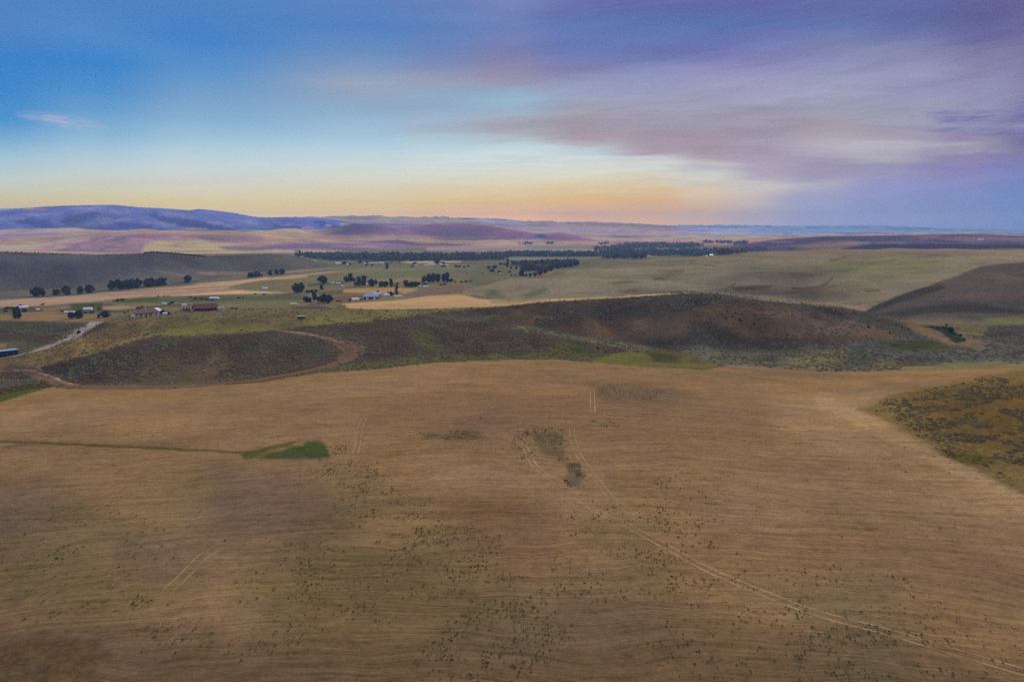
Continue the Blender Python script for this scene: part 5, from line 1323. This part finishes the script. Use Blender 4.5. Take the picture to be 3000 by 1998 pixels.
# the tan-roofed ranch house
R1 = house('ranch_house', 'cream ranch house with long tan roof and chimney on the bench edge', 428, 928, 58, 19, 11, 'wall_cream', 'roof_tan', .05, 'house', parts='wdc', hip=.5, rmax=1000)
if R1:
    r, w, wh, h, y = R1
    for k in range(4):
        m = MB(); m.box(-w*.36+k*w*.2, -w*.36+k*w*.2+1.4, -y-2.2, -y-.1, 0, wh*.5); m.build('porch_wall', MAT['wall_cream'], r)
    m = MB(); m.box(-w*.42, w*.34, -y-2.6, -y-.05, wh*.86, wh*.94); m.build('porch_roof', MAT['roof_tan'], r)
house('gable_wing', 'pale blue gabled wing on the right end of the tan-roofed house', 458, 924, 15, 18, 9, 'wall_blue', 'roof_white', 1.1, 'house', parts='wd', roof_h=.4, rmax=1000)
house('garden_wall_shed', 'low cream outbuilding left of the tan-roofed house', 399, 926, 14, 6.5, 4, 'wall_cream', 'roof_cream', 0, 'shed', parts='w', rmax=1000)
house('white_box_shed', 'small square cream shed below the left end of the ranch house', 390, 934, 8.5, 7, 3, 'wall_cream', 'roof_cream', 0, 'shed', parts='d', flat=True, rmax=1000)
house('small_white_shed', 'small white shed between the maroon tree and the stubby conifer', 484, 923, 9, 4.5, 3, 'wall_white', 'roof_white', 0, 'shed', parts='d', rmax=1000)
R2 = house('ranch_house', 'dark red ranch house with broad rust roof on the bench', 603, 911, 56, 18, 13, 'wall_red', 'roof_red', -.04, 'house', parts='wd', rmax=1100, roof_h=.6, eave=.9)
if R2:
    r, w, wh, h, y = R2
    for k in range(7):
        m = MB(); cx = -w*.38 + k*w*.12; m.tube((cx, -y-2.0, -.5), (cx, -y-2.0, wh*.9), .12, .12, 5); m.build('porch_post', MAT['wall_red'], r)
    m = MB(); m.box(-w*.4, w*.38, -y-2.3, -y-.05, wh*.88, wh*.96); m.build('porch_roof', MAT['wall_red'], r)
house('white_camper', 'long white camper parked right of the rust-roofed house', 643, 908, 25, 6.5, 2.6, 'wall_white', 'roof_white', .08, 'camper', parts='w', flat=True, eave=.05, rmax=1100)
R3 = house('barn', 'long red barn under a blue-white metal roof', 1091, 877, 41, 15, 13, 'wall_red', 'roof_blue', -.22, 'barn', parts='g', roof_h=.5, rmax=1300, eave=.8)
house('barn_annex', 'white-roofed annex behind the right half of the red barn', 1107, 866.5, 20, 8.5, 9, 'wall_grey', 'roof_white', -.2, 'barn', parts='w', rmax=1400)
house('farmhouse', 'small white farmhouse right of the red barn', 1131, 869, 16, 8, 8, 'wall_white', 'roof_white', .5, 'house', parts='wd', rmax=1300)
house('flat_white_shed', 'low flat white slab-roofed shed near the half bare tree', 1167, 872, 20, 3, 6, 'wall_white', 'roof_cream', .1, 'shed', parts='', flat=True, rmax=1300)
house('cream_garage', 'cream garage with dark opening beside the round shrub', 1040, 883, 18, 9, 9, 'wall_cream', 'roof_cream', .3, 'garage', parts='d', rmax=1300)
house('dark_shed', 'low dark shed at the left end of the farmyard', 993, 884, 14, 6.5, 7, 'wall_dark', 'roof_tan', -.2, 'shed', parts='d', rmax=1300)
house('lean_to', 'grey lean-to just right of the cream garage', 1057, 880, 12, 3.5, 5, 'wall_grey', 'roof_grey', -.1, 'shed', parts='', flat=True, rmax=1300)
house('cream_shed', 'long low cream shed at the left of the farmyard trees', 862, 896.5, 21, 7, 5, 'wall_cream', 'roof_cream', 0, 'shed', parts='', flat=True, rmax=1200)
R4 = house('metal_shed', 'long dark blue shed with pale metal roof at the left picture edge', 8, 1047, 58, 15, 7, 'navy', 'roof_blue', .25, 'shed', parts='wd', flat=True, rmax=700)
WH = 'white roofs scattered in the valley'
for nm, lb, u, v, w, h, dp, wl, rf, rh in [
    ('blue_roofed_shed','pale blue-roofed shed behind the columnar trees',66,904,22,5.5,8,'wall_blue','snowroof',.5),
    ('tiny_shed','tiny cream shed in the tan ground right of the columnar trees',112,910,8,2.5,4,'wall_cream','roof_cream',.4),
    ('white_roofed_house','white-roofed house over the clump above the gravel road',258,909,18,6,8,'wall_white','snowroof',.5),
    ('tiny_shed','tiny white shed left of the clump above the gravel road',194,918,8,2.5,4,'wall_white','roof_white',.4),
    ('tiny_shed','small pale shed touching the clump above the gravel road',212,918,10,3,4,'wall_white','snowroof',.4),
    ('white_trailer','small white trailer in the field above the tan-roofed house',481,892,9,3,3,'wall_white','roof_white',.3),
    ('white_trailer','small white trailer left above the rust-roofed house',540,897,10.5,3.4,3,'wall_white','roof_white',.3),
    ('long_white_shed','long white roof on the dark ground below the tan strips',628,876,22,5,9,'wall_white','snowroof',.6),
    ('white_house','white gabled house on the open field below the short tree row',776,848,14,5,7,'wall_blue','snowroof',.5),
    ('white_shed','white shed right of the open-crowned cottonwood',991,832,11,3.4,5,'wall_white','roof_white',.3),
    ('low_white_shed','faint low shed just left of the white ditch shed',974,831,10,2.2,5,'wall_white','roof_cream',.3),
    ('white_shed','small white shed below the white ditch shed',1004,841,8,2.5,4,'wall_white','roof_white',.3),
    ('white_shed','white shed peeking between the tall farm trees',1077,834,8,4,4,'wall_white','roof_white',.3),
    ('white_shed','tiny white shed under the left of the tall grove',1230,840,5,2.8,4,'wall_white','roof_white',.3),
    ('white_house','white house just below the tall grove',1246,841,12,4.2,6,'wall_white','roof_white',.5),
    ('domed_barn','pale peaked barn at the left of the far farms',991,775,16,6,14,'wall_cream','roof_cream',.6),
    ('far_shed','tiny white shed at the grey hill toe',922,765.5,9,3,6,'wall_white','roof_white',.4),
    ('far_farmhouse','small pale house right of the first far tree',1019,777,7,3.4,8,'wall_white','roof_cream',.4),
    ('far_farmhouse','leftmost white house of the long far farm line',1069,773,7,3.2,8,'wall_white','roof_white',.4),
    ('far_farmhouse','second house from left in the far farm line',1087,773,10,3.2,8,'wall_white','roof_white',.4),
    ('far_farmhouse','wide cream house in the middle of the far farm line',1101,773,14,3.4,8,'wall_cream','roof_cream',.4),
    ('far_farmhouse','bright white house right of the wide cream one',1118,772.5,14,4.2,8,'wall_white','roof_white',.5),
    ('far_barn','long grey-roofed barn of the far farm line',1138,772,20,4.8,12,'wall_grey','roof_grey',.5),
    ('far_farmhouse','small brown house at the right end of the far farm line',1171,773,8,3,8,'wall_cream','roof_tan',.4),
    ('far_farmhouse','single white house below the far dark trees',1220,778,8,3.4,8,'wall_white','roof_white',.4),
    ('far_farmhouse','low white house left of the far central tree pair',1248,779,11,3,8,'wall_white','roof_white',.4),
    ('far_barn','long white barn under the far central tree pair',1264,777.5,18,4,10,'wall_white','roof_white',.5),
    ('far_farmhouse','white house right of the far central tree pair',1293,777,9,4,8,'wall_white','roof_white',.5),
    ('far_farmhouse','white house at the right end of the central farm',1310,779,9,3.6,8,'wall_white','roof_white',.5),
    ('far_ranch','cream house inside the dense riverside grove',1522,789,6,5,8,'wall_cream','roof_cream',.3),
    ('far_ranch','tall cream barn inside the dense riverside grove',1536,788,9,6,8,'wall_cream','roof_cream',.3),
    ('white_shelter','tiny white shelter below the pasture trees',1465,803,4,3,4,'wall_white','roof_white',.4),
    ('far_ranch','white ranch roofs where the olive hill meets the river woods',2084,749,9,3,12,'wall_white','roof_white',.4),
    ('far_ranch','small tan ranch left of the white one under the woods',2070,752,6,2.6,10,'wall_cream','roof_cream',.4),
    ('hilltop_house','lone pale house on the dark hills at the right skyline',2873,705,12,5,14,'wall_white','roof_cream',.5),
    ('far_ranch','pair-like white specks below the mauve butte, left one',1562,718,6,2.2,12,'wall_white','roof_white',.4),
    ('far_ranch','white speck of a house below the mauve butte, right one',1577,718,5,2.2,12,'wall_white','roof_white',.4),
    ('far_ranch','white speck of a house in the woods gap at far right',2126,715,5,2.2,14,'wall_white','roof_white',.4),
    ('far_ranch','tiny white house left of the far river woods',1845,714,6,2.2,14,'wall_white','roof_white',.4)]:
    house(nm, lb, u, v, w, h, dp, wl, rf, RND.uniform(-.3, .3), 'building', WH, rh, '', rmax=6000, eave=.3)
for k, u in enumerate(range(1800, 1900, 16)):
    house('streamside_house', '%s of the pale specks strung below the far river woods' % ('leftmost' if k == 0 else ('rightmost' if k == 6 else ORD[k] + ' from left')), u + RND.uniform(-4, 4), 751 + RND.uniform(-.6, .8), RND.uniform(5, 9), 2.4, 9, 'wall_cream', 'roof_cream', 0, 'building', 'pale roofs below the far river woods', .4, '')

def vehicle(name, label, u, v, wpx, paint, yaw, cat='car', pickup=False, group=None):
    p = ground(u, v, 0, 2000)
    d = math.hypot(p.x, p.y); Ls = wpx*d/2000; s = Ls/4.6
    r = root(name, tuple(p), -math.atan2(p.x, p.y)+yaw, label, cat, group, (s, s, s))
    b = MB()
    prof = [(-2.3,.35),(2.3,.35),(2.3,.85),(2.1,.95),(1.2,1.0),(-2.25,1.0),(-2.3,.6)]
    n = len(prof)
    b.add([(x,-.88,z) for x,z in prof] + [(x,.88,z) for x,z in prof], [tuple(range(n)), tuple(range(2*n-1, n-1, -1))] + [(k, k+n, (k+1)%n+n, (k+1)%n) for k in range(n)])
    b.build('body', MAT[paint], r)
    c = MB(); x0, x1 = (-.4, 1.2) if pickup else (-1.9, 1.2)
    prof = [(x0,1.0),(x1,1.0),(x1-.65,1.5),(x0+.3,1.5)]
    c.add([(x,-.8,z) for x,z in prof] + [(x,.8,z) for x,z in prof], [(0,1,2,3),(7,6,5,4)] + [(k,k+4,(k+1)%4+4,(k+1)%4) for k in range(4)])
    c.build('cabin', MAT['glass'], r)
    t = MB(); t.box(x0+.32, x1-.67, -.78, .78, 1.5, 1.56); t.build('cabin_roof', MAT[paint], r)
    for sx in (-1.4, 1.4):
        for sy in (-.8, .8):
            w_ = MB(); w_.tube((sx, sy-.12, .33), (sx, sy+.12, .33), .33, .33, 12); w_.build('wheel', MAT['tyre'], r)
    return r
vehicle('parked_pickup', 'white pickup parked in front of the rust-roofed house', 579, 915.5, 9, 'carwhite', .3, 'pickup', True)
vehicle('parked_car', 'dark car parked left of the low cream outbuilding', 381, 928, 8, 'navy', .1)
vehicle('parked_car', 'white car parked between the cream outbuilding and the ranch house', 392, 929, 8, 'carwhite', -.2)
vehicle('farm_truck', 'red truck left of the dark yard trees', 911, 892, 9, 'carred', .2, 'truck', True)
vehicle('farm_truck', 'red truck below the middle of the dark yard trees', 921, 893, 9, 'carred', -.3, 'truck', True)
vehicle('farm_truck', 'red truck tight against the big dark yard tree', 932, 890, 10, 'carred', .1, 'truck', True)
vehicle('parked_car', 'white car below the big dark yard tree', 943, 896.5, 5.5, 'carwhite', 0)
vehicle('parked_car', 'small white car behind the dark shed in the farmyard', 1033, 871, 8, 'carwhite', .2)
vehicle('parked_car', 'white car in front of the red barn', 1094, 880, 8, 'carwhite', 0)
vehicle('parked_car', 'white car left of the cream wall below the barn', 1062, 882, 7, 'carwhite', .2)
vehicle('parked_car', 'cream car left of the farmyard clump beside the long cream shed', 885, 895, 7, 'carwhite', .2)
# dark stock trailer on the bench
p = ground(883, 936, 0, 900)
d = math.hypot(p.x, p.y)
tr = root('stock_trailer', tuple(p), -math.atan2(p.x, p.y), 'dark navy stock trailer standing alone on the olive bench', 'trailer')
Wt = 21*d/2000
b = MB(); b.box(-Wt/2, Wt/2, -1.2, 1.2, .55, 2.75); b.build('body', MAT['navy'], tr)
b = MB(); b.box(-Wt/2-.05, Wt/2+.05, -1.27, 1.27, 2.75, 2.95); b.build('roof', MAT['roof_cream'], tr)
b = MB(); b.box(Wt/2, Wt/2+1.4, -.12, .12, .55, .75); b.build('drawbar', MAT['tyre'], tr)
for sx in (-Wt*.12, Wt*.08):
    for sy in (-1.1, 1.1):
        b = MB(); b.tube((sx, sy-.14, .42), (sx, sy+.14, .42), .42, .42, 12); b.build('wheel', MAT['tyre'], tr)
p = ground(897, 924, 0, 900)
b = MB()
for k in range(26):
    a = k*2.4; q = 2.6*math.sqrt(k/26)
    b.tube((q*math.cos(a)*1.6, q*math.sin(a), -.2), (q*math.cos(a)*1.2, q*math.sin(a)*.8, .9*(1-q/3.4)+.2), .5, .15, 5)
o = b.build('straw_heap', MAT['straw']); o.location = p
tag(o, 'low pale heap of straw just behind the navy stock trailer', 'straw heap')


# ------------------------------------------------------------------ haze
def haze():
    x = y = 15300.0
    z0, z1 = float(H.min()) - 1.0, max(float(H.max()), CAMZ) + 12.0
    V = [(-x, -y, z0), (x, -y, z0), (x, y, z0), (-x, y, z0), (-x, -y, z1), (x, -y, z1), (x, y, z1), (-x, y, z1)]
    F = [(0, 3, 2, 1), (4, 5, 6, 7), (0, 1, 5, 4), (1, 2, 6, 5), (2, 3, 7, 6), (3, 0, 4, 7)]
    me = mesh_from('haze', V, F)
    m = bpy.data.materials.new('haze'); m.use_nodes = True
    t = NT(m.node_tree)
    for n in list(t.n): t.n.remove(n)
    o = t.new('ShaderNodeOutputMaterial'); p = t.new('ShaderNodeVolumePrincipled')
    p.inputs['Density'].default_value = HAZE_D
    p.inputs['Color'].default_value = (*HAZE_C, 1)
    p.inputs['Anisotropy'].default_value = 0.0
    t.link(p.outputs[0], o.inputs['Volume'])
    me.materials.append(m)
    ob = bpy.data.objects.new('haze', me); ob['kind'] = 'stuff'; ob['label'] = 'thin blue evening haze filling the valley'
    COL.objects.link(ob)
haze()
